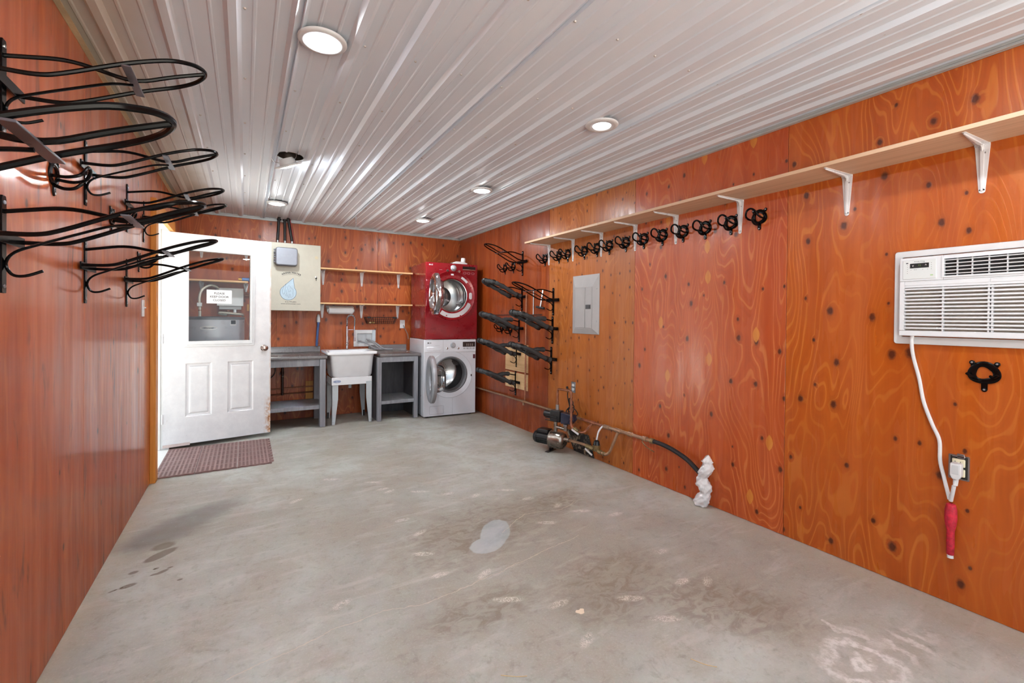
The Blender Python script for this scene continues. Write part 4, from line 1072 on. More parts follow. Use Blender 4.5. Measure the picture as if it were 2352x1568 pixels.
# ================================================================= BACK WALL
M_PINX = pine('raw_pine_edge', (222, 174, 120), (240, 200, 148), 0.55, 'y')
def bshelf(x0, x1, z, depth, ys_, lb, drop=0.165, nm='wall_shelf'):
    t = thing(nm, lb, 'shelf', (x0, YB, z), -pi / 2)
    MB().box((0.001, 0, 0), (depth, x1 - x0, 0.019)).build('shelf_board', M_PINX, t, bevel=0.001)
    for x in ys_: bracket(t, x - x0, depth - 0.03, drop)
    return t
bshelf(0.805, 1.985, 1.876, 0.20, (0.863, 1.347, 1.844), 'upper pine shelf on back wall between cabinet and dryer', 0.175)
bshelf(0.80, 1.985, 1.441, 0.20, (0.855, 1.345, 1.835), 'lower pine shelf on back wall above the paper towels and basket', 0.165)
bshelf(-0.58, 0.03, 1.660, 0.25, (-0.426, 0.010), 'pine shelf seen through the door window above the water heater', 0.085)
bshelf(-0.58, 0.10, 2.075, 0.25, (-0.428, 0.012), 'high pine shelf hidden behind the top of the open door', 0.125)
bs = thing('foam_roller_tool', 'blue tube with yellow end lying on shelf behind door glass', 'tube', (0, 0, 0))
MB().tube([(-0.03, 6.06, 1.701), (0.17, 6.06, 1.701)], 0.021, 14).build('blue_tube', mat('blue_fabric_tube', (96, 130, 190), 0.7, bump=0.4), bs)
MB().tube([(-0.065, 6.06, 1.701), (-0.03, 6.06, 1.701)], 0.012, 12).build('yellow_tip', mat('yellow_tip', (226, 176, 60), 0.5), bs)
# beige cabinet with controller
cb = thing('control_cabinet', 'beige steel wall cabinet with printed drop logo', 'cabinet', (0.20, YB, 1.352), -pi / 2)
M_BEI = mat('beige_cabinet_paint', (206, 202, 186), 0.4, var=0.03)
MB().box((0.0, 0, 0), (0.185, 0.606, 0.806)).build('cabinet_body', M_BEI, cb, bevel=0.003)
MB().box((0.187, -0.001, -0.001), (0.205, 0.607, 0.807)).build('cabinet_door', M_BEI, cb, bevel=0.003)
CX = 0.205
kl = MB().lathe([(0.012, 0), (0.012, 0.004), (0, 0.006)], (CX, 0.555, 0.415), (1, 0, 0), 14).build('lock', M_CHR, cb)
MB().box((CX + 0.004, 0.552, 0.370), (CX + 0.007, 0.558, 0.41)).lathe([(0.010, 0), (0.010, 0.003), (0, 0.003)], (CX + 0.004, 0.555, 0.402), (1, 0, 0), 10).build('key', M_BLKM, cb)
MB().lathe([(0.020, 0), (0.019, 0.001), (0, 0.0012)], (CX, 0.558, 0.655), (1, 0, 0), 20).build('round_sticker', mat('sticker_tan', (214, 202, 170), 0.5), cb)
M_LOG = mat('logo_grey_blue', (92, 122, 150), 0.6); M_LOGF = mat('logo_fill_pale_blue', (196, 218, 232), 0.5, var=0.06)
# drop outline: centre (0.245,0.24), tip (0.30,0.385)
def drop():
    pts = []
    cx, cz, r = 0.247, 0.215, 0.090
    a0, a1 = 38, -215
    for k in range(30):
        a = radians(a0 + (a1 - a0) * k / 29)
        pts.append((cx + r * cos(a) * 0.98, cz + r * sin(a)))
    tip = (0.303, 0.392)
    L = pts[-1]; Rr = pts[0]
    for k in range(1, 8):
        t = k / 8; c = (0.225, 0.315)
        pts.append(((1 - t) ** 2 * L[0] + 2 * t * (1 - t) * c[0] + t * t * tip[0], (1 - t) ** 2 * L[1] + 2 * t * (1 - t) * c[1] + t * t * tip[1]))
    pts.append(tip)
    for k in range(1, 8):
        t = k / 8; c = (0.307, 0.32)
        pts.append(((1 - t) ** 2 * tip[0] + 2 * t * (1 - t) * c[0] + t * t * Rr[0], (1 - t) ** 2 * tip[1] + 2 * t * (1 - t) * c[1] + t * t * Rr[1]))
    return pts
dp = drop()
lg = MB().prism(dp, 'x', CX, CX + 0.0006).build('drop_logo', M_LOGF, cb, smooth=False)
ol = MB(); ol.tube([(CX + 0.0008, u, v) for u, v in dp], 0.0020, 5, closed=True, flat=None)
ol.tube(spl([(CX + 0.0008, u, v) for u, v in ((0.222, 0.318), (0.200, 0.285), (0.184, 0.235), (0.192, 0.196), (0.207, 0.205), (0.213, 0.25), (0.218, 0.29), (0.222, 0.318))], 4), 0.0013, 5)
for L in (((0.226, 0.285), (0.240, 0.272), (0.236, 0.250), (0.226, 0.235), (0.228, 0.205), (0.222, 0.180), (0.234, 0.172)),
          ((0.240, 0.285), (0.252, 0.297), (0.268, 0.290), (0.276, 0.272), (0.292, 0.262), (0.300, 0.240), (0.296, 0.205), (0.300, 0.185), (0.290, 0.160)),
          ((0.240, 0.190), (0.248, 0.160), (0.258, 0.155), (0.262, 0.185), (0.256, 0.195)), ((0.262, 0.200), (0.272, 0.190), (0.276, 0.165), (0.280, 0.150)), ((0.252, 0.255), (0.246, 0.235), (0.256, 0.222), (0.268, 0.240), (0.276, 0.225))):
    ol.tube(spl([(CX + 0.0010, u, v) for u, v in L], 4), 0.0010, 5)
ol.build('logo_lines', M_LOG, lg)
# arched lettering
ar = MB(); s_ = 'ARENA WATER'; R_ = 0.21; cxa, cza = 0.28, 0.245
adv = {'W': 1.25, ' ': 0.55, 'E': 0.92, 'N': 1.08, 'A': 1.05, 'R': 1.0, 'T': 0.95}
tot = sum(adv.get(c, 1) for c in s_); pos = 0
for c in s_:
    w = adv.get(c, 1); mid_ = pos + w / 2; pos += w
    if c == ' ': continue
    a = radians(90 + 30 - 60 * mid_ / tot)
    gvs, gfs = glyphs(c, 0.027, 0.0007)
    ca_, sa_ = cos(a - pi / 2), sin(a - pi / 2)
    ar.add([(CX + 0.0012, cxa + R_ * cos(a) + ca_ * v.x * 1.1 - sa_ * v.y, cza + R_ * sin(a) + sa_ * v.x * 1.1 + ca_ * v.y) for v in gvs], gfs)
ar.tube([(CX + 0.0008, cxa + (R_ - 0.019) * cos(radians(a)), cza + (R_ - 0.019) * sin(radians(a))) for a in range(121, 58, -4)], 0.0009, 5)
ar.build('lettering', M_INK, cb, smooth=False)
text('lettering', '612-779-6052', 0.017, (CX + 0.0006, 0.275, 0.103), (0, 1, 0), (0, 0, 1), M_INK, cb, 0.0003, 1.25)
text('lettering', 'www.arenawater.com', 0.016, (CX + 0.0006, 0.275, 0.080), (0, 1, 0), (0, 0, 1), M_INK, cb, 0.0002, 1.5)
ic = thing('irrigation_timer', 'rounded silver grey timer box mounted on the beige cabinet door', 'timer', (0.285, YB - CX, 1.880), -pi / 2)
M_SIL = mat('silver_grey_plastic', (146, 150, 160), 0.35, 0.3, 0.05)
MB().prism(rrect(0.02, 0, 0.255, 0.215, 0.03, 6), 'x', 0.0, 0.055).build('timer_case', mat('timer_case_grey', (120, 122, 128), 0.5), ic, bevel=0.003)  # case body in a darker grey than the cover
MB().prism(rrect(0.02, 0.004, 0.255, 0.215, 0.03, 6), 'x', 0.056, 0.085).build('timer_cover', M_SIL, ic, bevel=0.012, seg=4)
for k in range(6): MB().cyl((0.055, 0.012, 0.035 + 0.028 * k), (0.055, 0.012, 0.052 + 0.028 * k), 0.009, 10).build('hinge_knuckle', M_SIL, ic)
text('lettering', 'Rain Bird', 0.03, (0.0855, 0.135, 0.115), (0, 1, 0), (0, 0, 1), mat('embossed_grey', (156, 160, 168), 0.45, 0.3), ic)
# hoses into the ceiling
hs = [((0.335, 0.352), 'left'), ((0.415, 0.412), 'middle'), ((0.492, 0.446), 'right')]
for (x0, x1), w in hs:
    t = thing('overhead_hose', 'black hose above the beige cabinet, %s of the three' % w, 'hose', (x0, YB - 0.1, 2.158), 0, 'hoses above the cabinet')
    MB().lathe([(0.020, 0), (0.020, 0.012), (0.014, 0.016), (0.014, 0.045)], (0, 0, 0), (0, 0, 1), 14).build('hose_fitting', M_GAL, t)
    MB().tube([(0, 0, 0.04), (x1 - x0, 0.0, HC - 2.158 + 0.02)], 0.0155, 12).build('hose', M_RUBBER, t)
    MB().lathe([(0.025, 0), (0.025, 0.012), (0.018, 0.014)], (x1 - x0, 0, HC - 2.158 - 0.034), (0, 0, 1), 16).build('ceiling_collar', M_BLKM, t)
tag(MB().tube(spl([(0.525, YB - 0.1, 2.158), (0.500, YB - 0.1, 2.30), (0.470, YB - 0.1, 2.47)], 4), 0.004, 6).build('signal_wire', mat('red_wire', (150, 30, 32), 0.4)), 'thin red wire beside the rightmost black hose', 'wire')
# little chain hook from the ceiling
ch = thing('ceiling_hook', 'small hanging steel hook with chain at ceiling near back wall', 'hook', (1.119, 5.50, HC - 0.019))
MB().cyl((0, 0, 0), (0, 0, -0.035), 0.005, 8).build('eye_screw', M_GAL, ch)
for k in range(3):
    z = -0.045 - 0.024 * k
    MB().tube([((0.007 * cos(a) if k % 2 else 0), (0 if k % 2 else 0.007 * cos(a)), z + 0.015 * sin(a)) for a in [2 * pi * j / 12 for j in range(12)]], 0.0022, 6, closed=True).build('chain_link', M_GAL, ch)
MB().tube(spl([(0, 0, -0.105), (0.002, 0, -0.125), (0.012, 0, -0.138), (0.0, 0, -0.152), (-0.012, 0, -0.14)], 4), 0.0026, 6).build('hook', M_GAL, ch)
# paper towels
tw = thing('paper_towel_holder', 'white paper towel roll in holder under the lower back shelf', 'paper towels', (0.90, YB, 1.365), -pi / 2)
MB().cyl((0.085, 0.02, 0.0), (0.085, 0.315, 0.0), 0.048, 28).build('towel_roll', M_PAPER, tw, bevel=0.003)
for y in (0.005, 0.318):
    MB().box((0.0, y, 0.0), (0.09, y + 0.012, 0.045)).lathe([(0.03, 0), (0.03, 0.012), (0.012, 0.02), (0, 0.02)], (0.085, y if y > 0.1 else y + 0.012, 0), (0, 1 if y > 0.1 else -1, 0), 18, cap0=True).build('end_arm', M_WHP, tw, bevel=0.002)
MB().box((0.0, 0.0, 0.03), (0.012, 0.335, 0.06)).build('wall_rail', M_WHP, tw, bevel=0.003)
# wire basket
wk = thing('wire_basket', 'black wire basket on back wall under the shelf', 'basket', (1.378, YB, 1.195), -pi / 2)
M_WIRE = mat('black_wire', (24, 22, 22), 0.4)
W_, D_, Hh = 0.425, 0.11, 0.085
def rim(z, ins): return [(0.006 + ins * 0.3, ins, z), (D_ - ins, ins, z), (D_ - ins, W_ - ins, z), (0.006 + ins * 0.3, W_ - ins, z)]
MB().tube(fil(rim(Hh, 0) + [rim(Hh, 0)[0]], 0.012), 0.0035, 6).build('top_rim', M_WIRE, wk)
wm = MB()
for z, ins in ((0.0, 0.03), (0.028, 0.02), (0.056, 0.01)): wm.tube(fil(rim(z, ins) + [rim(z, ins)[0]], 0.01), 0.0016, 5)
for k in range(15):
    y = 0.03 + (W_ - 0.06) * k / 14; y2 = W_ * k / 14
    wm.tube([(D_, y2 * 0.98 + 0.004, Hh), (D_ - 0.03, y, 0.0), (0.012, y, 0.0), (0.006, y2 * 0.98 + 0.004, Hh)], 0.0015, 5)
for k in range(5):
    x = 0.015 + 0.065 * k / 4
    wm.tube([(x, 0.0, Hh), (x, 0.03, 0), (x, W_ - 0.03, 0), (x, W_, Hh)], 0.0015, 5)
wm.build('wire_mesh', M_WIRE, wk)
for y in (0.02, W_ - 0.065): MB().box((D_ - 0.002, y, Hh - 0.016), (D_ + 0.010, y + 0.042, Hh + 0.010)).build('corner_clip', M_BLKM, wk, bevel=0.004)
MB().tube([(1.45, YB - 0.05, 1.207), (1.50, YB - 0.05, 1.207)], 0.011, 10)
for i, (x, cx_) in enumerate(((1.435, (230, 206, 150)), (1.475, (196, 160, 90)))):
    tag(MB().tube([(x, YB - 0.06, 1.2085), (x + 0.03, YB - 0.055, 1.2085)], 0.011, 10).build('soap_piece', mat('soap_%d' % i, cx_, 0.5), bevel=0.002), ['pale cream scrap lying in wire basket at its left end', 'darker tan scrap beside the cream one in wire basket'][i], 'soap', 'scraps in the wire basket')
# blue scrub brush/hose hanging
bh = thing('blue_tube_brush', 'blue tube with white top hanging under cabinet corner', 'tube', (0.795, YB - 0.04, 0.91))
MB().tube(spl([(-0.008, 0, 0.0), (-0.002, 0, 0.12), (0.012, 0, 0.31)], 5), 0.015, 12).build('blue_tube', mat('blue_plastic_tube', (70, 98, 148), 0.45), bh)
MB().lathe([(0.019, 0.30), (0.022, 0.31), (0.022, 0.355), (0.016, 0.385), (0.010, 0.40), (0, 0.40)], (0.012, 0, 0), (0, 0, 1), 14, cap0=True).build('white_fitting', M_WHP, bh)
# laundry supply box
lb_ = thing('laundry_outlet_box', 'white recessed laundry water box on back wall above sink', 'supply box', (1.246, YB, 0.888), -pi / 2)
o_ = rrect(0, 0, 0.285, 0.222, 0.004, 2); i_ = rrect(0.045, 0.04, 0.24, 0.175, 0.003, 2)
fm = MB(); frame_poly(fm, o_, i_, lambda u, v: (0.0, u, v), lambda u, v: (0.014, u, v)); fix_normals(fm.build('box_frame', M_WHP, lb_, bevel=0.002))
MB().box((0.0005, 0.045, 0.04), (0.002, 0.24, 0.175)).build('box_back', mat('box_inner_grey', (190, 196, 200), 0.5), lb_)
MB().box((0.014, 0.285, 0.05), (0.020, 0.24, 0.20), Matrix.Translation((0, 0.0, 0.02)) @ Matrix.Rotation(0.0, 4, 'X')).build('flap', mat('milky_flap', (200, 212, 220), 0.3), lb_, bevel=0.002)
for y in (0.07, 0.19):
    MB().cyl((0.002, y, 0.075), (0.035, y, 0.075), 0.011, 12).box((0.028, y - 0.016, 0.083), (0.036, y + 0.012, 0.102)).build('tap', M_GAL, lb_, bevel=0.001)
for i, (a, b) in enumerate((((0.04, 0.07, 0.075), (0.20, 0.235, -0.02)), ((0.04, 0.16, 0.10), (0.20, 0.29, -0.012)), ((0.04, 0.20, 0.08), (0.22, 0.34, -0.02)))):
    MB().tube(spl([a, ((a[0] + b[0]) / 2, (a[1] + b[1]) / 2, (a[2] + b[2]) / 2 + 0.012), b, (b[0] - 0.0, b[1] + 0.12, b[2] - 0.012 - 0.0)], 5), 0.009 if i < 2 else 0.013, 10).build('supply_hose', mat('grey_hose', (150, 152, 156), 0.5), lb_)

# ---- benches
def speck():
    g = NT('speckled_laminate')
    v = g.noise(g.obj(), 260, 3, 0.8); w = g.noise(g.obj(), 90, 4, 0.7)
    c = g.mix(g.mr(v, 0.40, 0.60), lin((70, 66, 68)), lin((150, 146, 146)))
    c = g.mix(g.mr(w, 0.5, 0.7, 0, 0.5), c, lin((88, 78, 76)))
    g.set(Base_Color=c, Roughness=0.24)
    return g.m
M_LAM = speck()
M_GWD = mat('grey_stained_wood', (148, 150, 156), 0.45, var=0.16, scale=1.0, aniso=(30, 6, 6), bump=0.1)
M_GWZ = mat('grey_stained_post', (142, 143, 149), 0.45, var=0.16, scale=1.0, aniso=(30, 30, 3), bump=0.1)
M_GPL = mat('dark_grey_plywood', (84, 84, 88), 0.5, var=0.25, scale=1.0, aniso=(14, 14, 3))
def ctop(t, x0, x1, yf):
    p = MB()
    prof = [(yf + 0.0, 0.792), (yf + 0.0, 0.818), (yf + 0.004, 0.826), (yf + 0.012, 0.829), (yf + 0.03, 0.8265), (YB - 0.045, 0.826), (YB - 0.028, 0.832), (YB - 0.020, 0.845), (YB - 0.020, 0.902), (YB - 0.016, 0.906), (YB - 0.001, 0.906), (YB - 0.001, 0.79), (yf + 0.02, 0.79), (yf + 0.016, 0.786), (yf + 0.004, 0.786)]
    p.prism(prof, 'x', x0, x1)
    return p.build('countertop', M_LAM, t, ang=60)
b1 = thing('work_bench', 'grey stained work bench with speckled top and low shelf beside door', 'bench', (0, 0, 0))
ctop(b1, 0.03, 0.832, 5.635)
def post(t, x, y, w=0.062, d=0.085, z1=0.786, nm='leg'):
    return MB().box((x, y, 0), (x + w, y + d, z1)).build(nm, M_GWZ, t, bevel=0.002)
post(b1, 0.752, 5.600 + 0.012); post(b1, 0.05, 5.612); post(b1, 0.752, 6.12, 0.062, 0.085); post(b1, 0.05, 6.12)
MB().box((0.112, 5.66, 0.706), (0.752, 5.698, 0.786)).build('top_rail', M_GWD, b1, bevel=0.002)
MB().box((0.06, 5.655, 0.205), (0.752, 5.69, 0.250)).build('shelf_fascia', M_GWD, b1, bevel=0.002)
MB().box((0.06, 5.69, 0.232), (0.80, 6.16, 0.250)).build('lower_shelf', M_GWD, b1, bevel=0.001)
MB().box((0.780, 5.70, 0.706), (0.812, 6.12, 0.786)).build('side_rail', M_GWD, b1, bevel=0.002)
b2 = thing('work_bench', 'grey stained bench with closed sides between sink and washer', 'bench', (0, 0, 0))
ctop(b2, 1.440, 1.958, 5.60)
post(b2, 1.405, 5.585, 0.048, 0.05); post(b2, 1.866, 5.585, 0.050, 0.05)
MB().box((1.453, 5.587, 0.725), (1.866, 5.625, 0.786)).build('top_rail', M_GWD, b2, bevel=0.002)
MB().box((1.405, 5.635, 0), (1.423, 6.16, 0.786)).build('side_panel', M_GPL, b2, bevel=0.001)
MB().box((1.898, 5.635, 0), (1.916, 6.16, 0.786)).build('side_panel', M_GPL, b2, bevel=0.001)
MB().box((1.423, 6.14, 0.0), (1.898, 6.16, 0.786)).build('back_panel', M_GPL, b2)
MB().box((1.453, 5.587, 0.205), (1.866, 5.615, 0.245)).build('shelf_fascia', M_GWD, b2, bevel=0.002)
MB().box((1.424, 5.615, 0.227), (1.897, 6.139, 0.245)).build('lower_shelf', M_GWD, b2, bevel=0.001)
# pipes and block on the wall under the left bench
up_ = thing('under_bench_pipes', 'pair of copper pipes on the wall beneath the left bench', 'pipe', (0, YB - 0.02, 0))
MB().tube([(0.03, 0, 0.380), (0.88, 0, 0.402)], 0.008, 10).build('upper_pipe', M_COP, up_)
MB().tube([(0.03, 0, 0.316), (0.88, 0, 0.330)], 0.008, 10).build('lower_pipe', mat('dark_copper', (110, 66, 46), 0.4, 0.7, 0.3), up_)
MB().tube([(0.402, -0.012, 0.78), (0.402, -0.012, 0.31)], 0.014, 10).lathe([(0.018, 0), (0.018, 0.03)], (0.402, -0.012, 0.57), (0, 0, 1), 12).build('riser', mat('dark_pipe', (58, 38, 30), 0.4, 0.5), up_)
MB().ball((0.402, -0.03, 0.545), 0.011, 10, 6).build('clamp_screw', M_GAL, up_)
tag(MB().box((0.665, YB - 0.010, 0.235), (0.750, YB, 0.465)).build('pipe_block', pine('yellow_block', (196, 136, 64), (214, 158, 84), 0.6, 'z'), bevel=0.002), 'small yellow wood block behind the copper pipes under bench', 'block')
tag(MB().lathe([(0.0, -0.10), (0.027, -0.10), (0.031, -0.09), (0.031, -0.055), (0.027, -0.05), (0.027, 0.0)], (0.80, YB, 0.475), (0, 1, 0), 16).build('pvc_stub', M_WHP), 'white plastic pipe stub behind the left bench leg', 'pipe')
tag(MB().tube(spl([(0.25, YB - 0.03, 0.78), (0.315, YB - 0.03, 0.70), (0.315, YB - 0.03, 0.58), (0.24, YB - 0.03, 0.50)], 5), 0.005, 6).build('black_cable', M_RUBBER), 'loop of black cable on wall under the left bench', 'cable')
tag(MB().tube(spl([(0.66, 6.0, 0.235 - 0.04), (0.70, 6.02, 0.15), (0.74, 6.0, 0.19), (0.70, 5.98, 0.21)], 5), 0.006, 6).build('loose_wire', mat('reddish_wire', (150, 84, 66), 0.5)), 'small tangle of reddish wire hanging under the bench shelf', 'wire')

# ---- utility sink
sk = thing('utility_sink', 'white plastic utility sink on four tapered metal legs', 'sink', (0, 0, 0))
M_SINK = mat('white_sink_plastic', (238, 240, 243), 0.4, var=0.02)
x0, x1, y0, y1 = 0.835, 1.405, 5.615, 6.15
def rz(u0, v0, u1, v1, r, z, n=6): return [(p[0], p[1], z) for p in rrect(u0, v0, u1, v1, r, n)]
L = [rz(x0, y0, x1, y1, 0.02, 0.832), rz(x0 - 0.004, y0 - 0.004, x1 + 0.004, y1 + 0.004, 0.022, 0.858), rz(x0, y0, x1, y1, 0.02, 0.864), rz(x0 + 0.035, y0 + 0.035, x1 - 0.035, y1 - 0.11, 0.05, 0.860),
     rz(x0 + 0.045, y0 + 0.045, x1 - 0.045, y1 - 0.12, 0.05, 0.84), rz(x0 + 0.07, y0 + 0.07, x1 - 0.07, y1 - 0.15, 0.05, 0.57), rz(x0 + 0.11, y0 + 0.11, x1 - 0.11, y1 - 0.19, 0.04, 0.56)]
Lo = [rz(x0 + 0.11, y0 + 0.11, x1 - 0.11, y1 - 0.19, 0.04, 0.538), rz(x0 + 0.075, y0 + 0.055, x1 - 0.065, y1 - 0.10, 0.06, 0.545), rz(x0 + 0.055, y0 + 0.040, x1 - 0.045, y1 - 0.09, 0.06, 0.58), rz(x0 + 0.035, y0 + 0.025, x1 - 0.030, y1 - 0.08, 0.055, 0.80), rz(x0 + 0.028, y0 + 0.018, x1 - 0.024, y1 - 0.06, 0.05, 0.835)]
mb = MB(); seq = L[::-1] + []   # inner bottom -> rim -> under rim
seq = L[::-1] + Lo[::-1]
n = len(seq[0]); vs = [p for lp_ in seq for p in lp_]
fs = [(i * n + k, i * n + (k + 1) % n, (i + 1) * n + (k + 1) % n, (i + 1) * n + k) for i in range(len(seq) - 1) for k in range(n)]
fs += [tuple(range(n)), tuple(range((len(seq) - 1) * n, len(seq) * n))[::-1]]
mb.add(vs, fs); fix_normals(mb.build('basin', M_SINK, sk, ang=50))
MB().box((x0 + 0.050, y0 + 0.030, 0.468), (x1 - 0.055, y0 + 0.045, 0.560)).box((x0 + 0.050, y0 + 0.045, 0.468), (x0 + 0.060, y1 - 0.12, 0.55)).box((x1 - 0.065, y0 + 0.045, 0.468), (x1 - 0.055, y1 - 0.12, 0.55)).build('support_apron', M_SINK, sk, bevel=0.004)
M_LEG = mat('pale_grey_leg_enamel', (196, 204, 208), 0.4, var=0.04)
for (lx, ly, s_, back) in ((0.890, 5.652, 1, 0), (1.350, 5.640, -1, 0), (0.893, 6.06, 1, 1), (1.355, 6.03, -1, 1)):
    p = MB()
    a, b_ = (0, 0.075 * s_)
    poly = [(lx, 0.50), (lx + 0.070 * s_, 0.50), (lx + 0.068 * s_, 0.30), (lx + 0.034 * s_, 0.0), (lx, 0.0)]
    p.prism([(z, x) for x, z in poly], 'y', ly, ly + 0.003)
    p.prism([(ly, 0.50), (ly + 0.06, 0.50), (ly + 0.055, 0.30), (ly + 0.028, 0.0), (ly, 0.0)], 'x', lx, lx + 0.003 * s_)
    lgo = p.build('leg', M_LEG, sk)
    MB().lathe([(0.005, 0), (0.004, -0.003), (0, -0.004)], (lx + 0.014 * s_, ly, 0.03), (0, 1, 0), 8).build('leg_bolt', M_GAL, lgo)
    if back: MB().box((lx + 0.004 * s_, ly - 0.005, 0.0), (lx + 0.026 * s_, ly - 0.001, 0.075)).build('leveller', M_RUBBER, lgo)
oval = [(0.945 + 0.043 * cos(2 * pi * k / 28), 0.512 + 0.016 * sin(2 * pi * k / 28)) for k in range(28)]
s_ = MB().prism([(z, x) for x, z in oval], 'y', y0 + 0.0292, y0 + 0.030).build('oval_sticker', mat('sticker_blue', (70, 100, 160), 0.4), sk, label='small blue and white oval maker sticker')
MB().prism([(z, x) for x, z in [(0.945 + 0.038 * cos(2 * pi * k / 28), 0.512 + 0.0125 * sin(2 * pi * k / 28)) for k in range(28)]], 'y', y0 + 0.0286, y0 + 0.0292).build('sticker_field', mat('sticker_pale', (206, 216, 234), 0.4), s_)
text('lettering', 'MUSTEE', 0.017, (0.945, y0 + 0.0284, 0.512), (1, 0, 0), (0, 0, 1), mat('sticker_ink', (40, 70, 140), 0.5), s_, 0.0004)
MB().lathe([(0.038, 0.54), (0.036, 0.49), (0.020, 0.47), (0.020, 0.40)], (1.13, 5.85, 0), (0, 0, 1), 16).build('drain_trap', M_WHP, sk)
fc = thing('sink_faucet', 'tall chrome spring faucet on the utility sink', 'faucet', (1.135, 6.085, 0.8615))
MB().lathe([(0.026, 0), (0.026, 0.006), (0.015, 0.012), (0.014, 0.06), (0.0145, 0.30)], (0, 0, 0), (0, 0, 1), 16, cap0=True).build('stem', M_CHR, fc)
MB().ball((-0.003, -0.018, 0.072), 0.020, 14, 10).build('valve_ball', M_CHR, fc)
MB().tube([(0.008, -0.02, 0.085), (0.024, -0.03, 0.155)], 0.005, 8).build('handle', M_CHR, fc)
R0 = 0.048; arc = [(0, 0, 0.26), (0, 0, 0.385)] + [(R0 - R0 * cos(a), 0, 0.385 + R0 * 1.2 * sin(a)) for a in [pi * k / 14 for k in range(1, 14)]] + [(2 * R0, -0.0, 0.385), (2 * R0 - 0.003, 0, 0.30), (2 * R0 - 0.004, 0, 0.24)]
MB().tube(arc, 0.008, 10).build('hose', mat('faucet_hose', (120, 122, 126), 0.35, 0.6), fc)
ap = spl(arc[:-2], 6); cum = [0.0]
for p_, q_ in zip(ap[:-1], ap[1:]): cum.append(cum[-1] + (q_ - p_).length)
coil = []; turns = 22; NN = turns * 9
for j in range(NN):
    s = cum[-1] * j / (NN - 1)
    k = max(i for i in range(len(cum)) if cum[i] <= s + 1e-9); k = min(k, len(ap) - 2)
    t_ = (s - cum[k]) / max(1e-6, cum[k + 1] - cum[k]); p_ = ap[k].lerp(ap[k + 1], t_)
    d_ = (ap[k + 1] - ap[k]).normalized(); nn_ = Vector((0, 1, 0)); bb_ = d_.cross(nn_)
    a = 2 * pi * turns * j / (NN - 1)
    coil.append(p_ + 0.0125 * (cos(a) * nn_ + sin(a) * bb_))
MB().tube(coil, 0.0024, 5).build('spring', M_CHR, fc)
MB().lathe([(0.009, 0.14), (0.010, 0.0), (0.013, -0.02), (0.014, -0.05), (0.015, -0.055), (0, -0.055)], (2 * R0 - 0.004, 0, 0.16), (0, 0, 1), 14).build('spray_head', M_CHR, fc)
MB().tube([(0, 0, 0.255), (2 * R0 - 0.004, 0, 0.255)], 0.0035, 6).build('spray_arm', M_CHR, fc)

# ================================================================= WASHER AND DRYER
M_RED = mat('candy_red_enamel', (146, 0, 22), 0.3, 0.25, 0.04, coat=0.7)
M_WW = mat('washer_white', (236, 241, 249), 0.22, var=0.01, coat=0.4)
M_DRUM = mat('drum_steel', (196, 198, 200), 0.2, 0.95, 0.1, 6)
M_GASK = mat('grey_door_gasket', (112, 114, 118), 0.5)
M_SILV = mat('silver_door_ring', (186, 190, 197), 0.35, 0.35, 0.05)
M_DGL = glass('door_bowl_glass', (0.80, 0.82, 0.84), 0.02)
RZ = math.atan2(-0.04, 0.712)
BW, BD = 0.712, 0.70
def machine(t, hz, body, ring_m, cz, ro, ri, drum_depth, hole_r):
    """cabinet with a true round opening; front plane y=0"""
    n = 64; cx = BW / 2
    mb = MB()
    z0_, z1_ = 0.0, hz
    sq = []
    for k in range(n):
        a = 2 * pi * k / n; c, s = cos(a), sin(a)
        tx = (BW / 2) / abs(c) if abs(c) > 1e-6 else 1e9
        tz = ((z1_ - cz) if s > 0 else (cz - z0_)) / abs(s) if abs(s) > 1e-6 else 1e9
        r = min(tx, tz); sq.append((cx + r * c, cz + r * s))
    # snap nearest samples to the four corners
    for X_, Z_ in ((0, z0_), (BW, z0_), (BW, z1_), (0, z1_)):
        k = min(range(n), key=lambda i: (sq[i][0] - X_) ** 2 + (sq[i][1] - Z_) ** 2); sq[k] = (X_, Z_)
    hole = [(cx + hole_r * cos(2 * pi * k / n), cz + hole_r * sin(2 * pi * k / n)) for k in range(n)]
    vs = [(u, 0, v) for u, v in sq] + [(u, 0, v) for u, v in hole] + [(u, BD, v) for u, v in sq] + [(u, 0.03, v) for u, v in hole]
    fs = []
    for i in range(n):
        j = (i + 1) % n
        fs += [(i, j, n + j, n + i), (j, i, 2 * n + i, 2 * n + j), (n + i, n + j, 3 * n + j, 3 * n + i)]
    fs.append(tuple(range(2 * n, 3 * n)))
    mb.add(vs, fs)
    return fix_normals(mb.build('cabinet', body, t, bevel=0.006, seg=3, ang=30))
def disc(mb, prof, cx, cz, n=48): return mb.lathe(prof, (cx, 0, cz), (0, 1, 0), n)
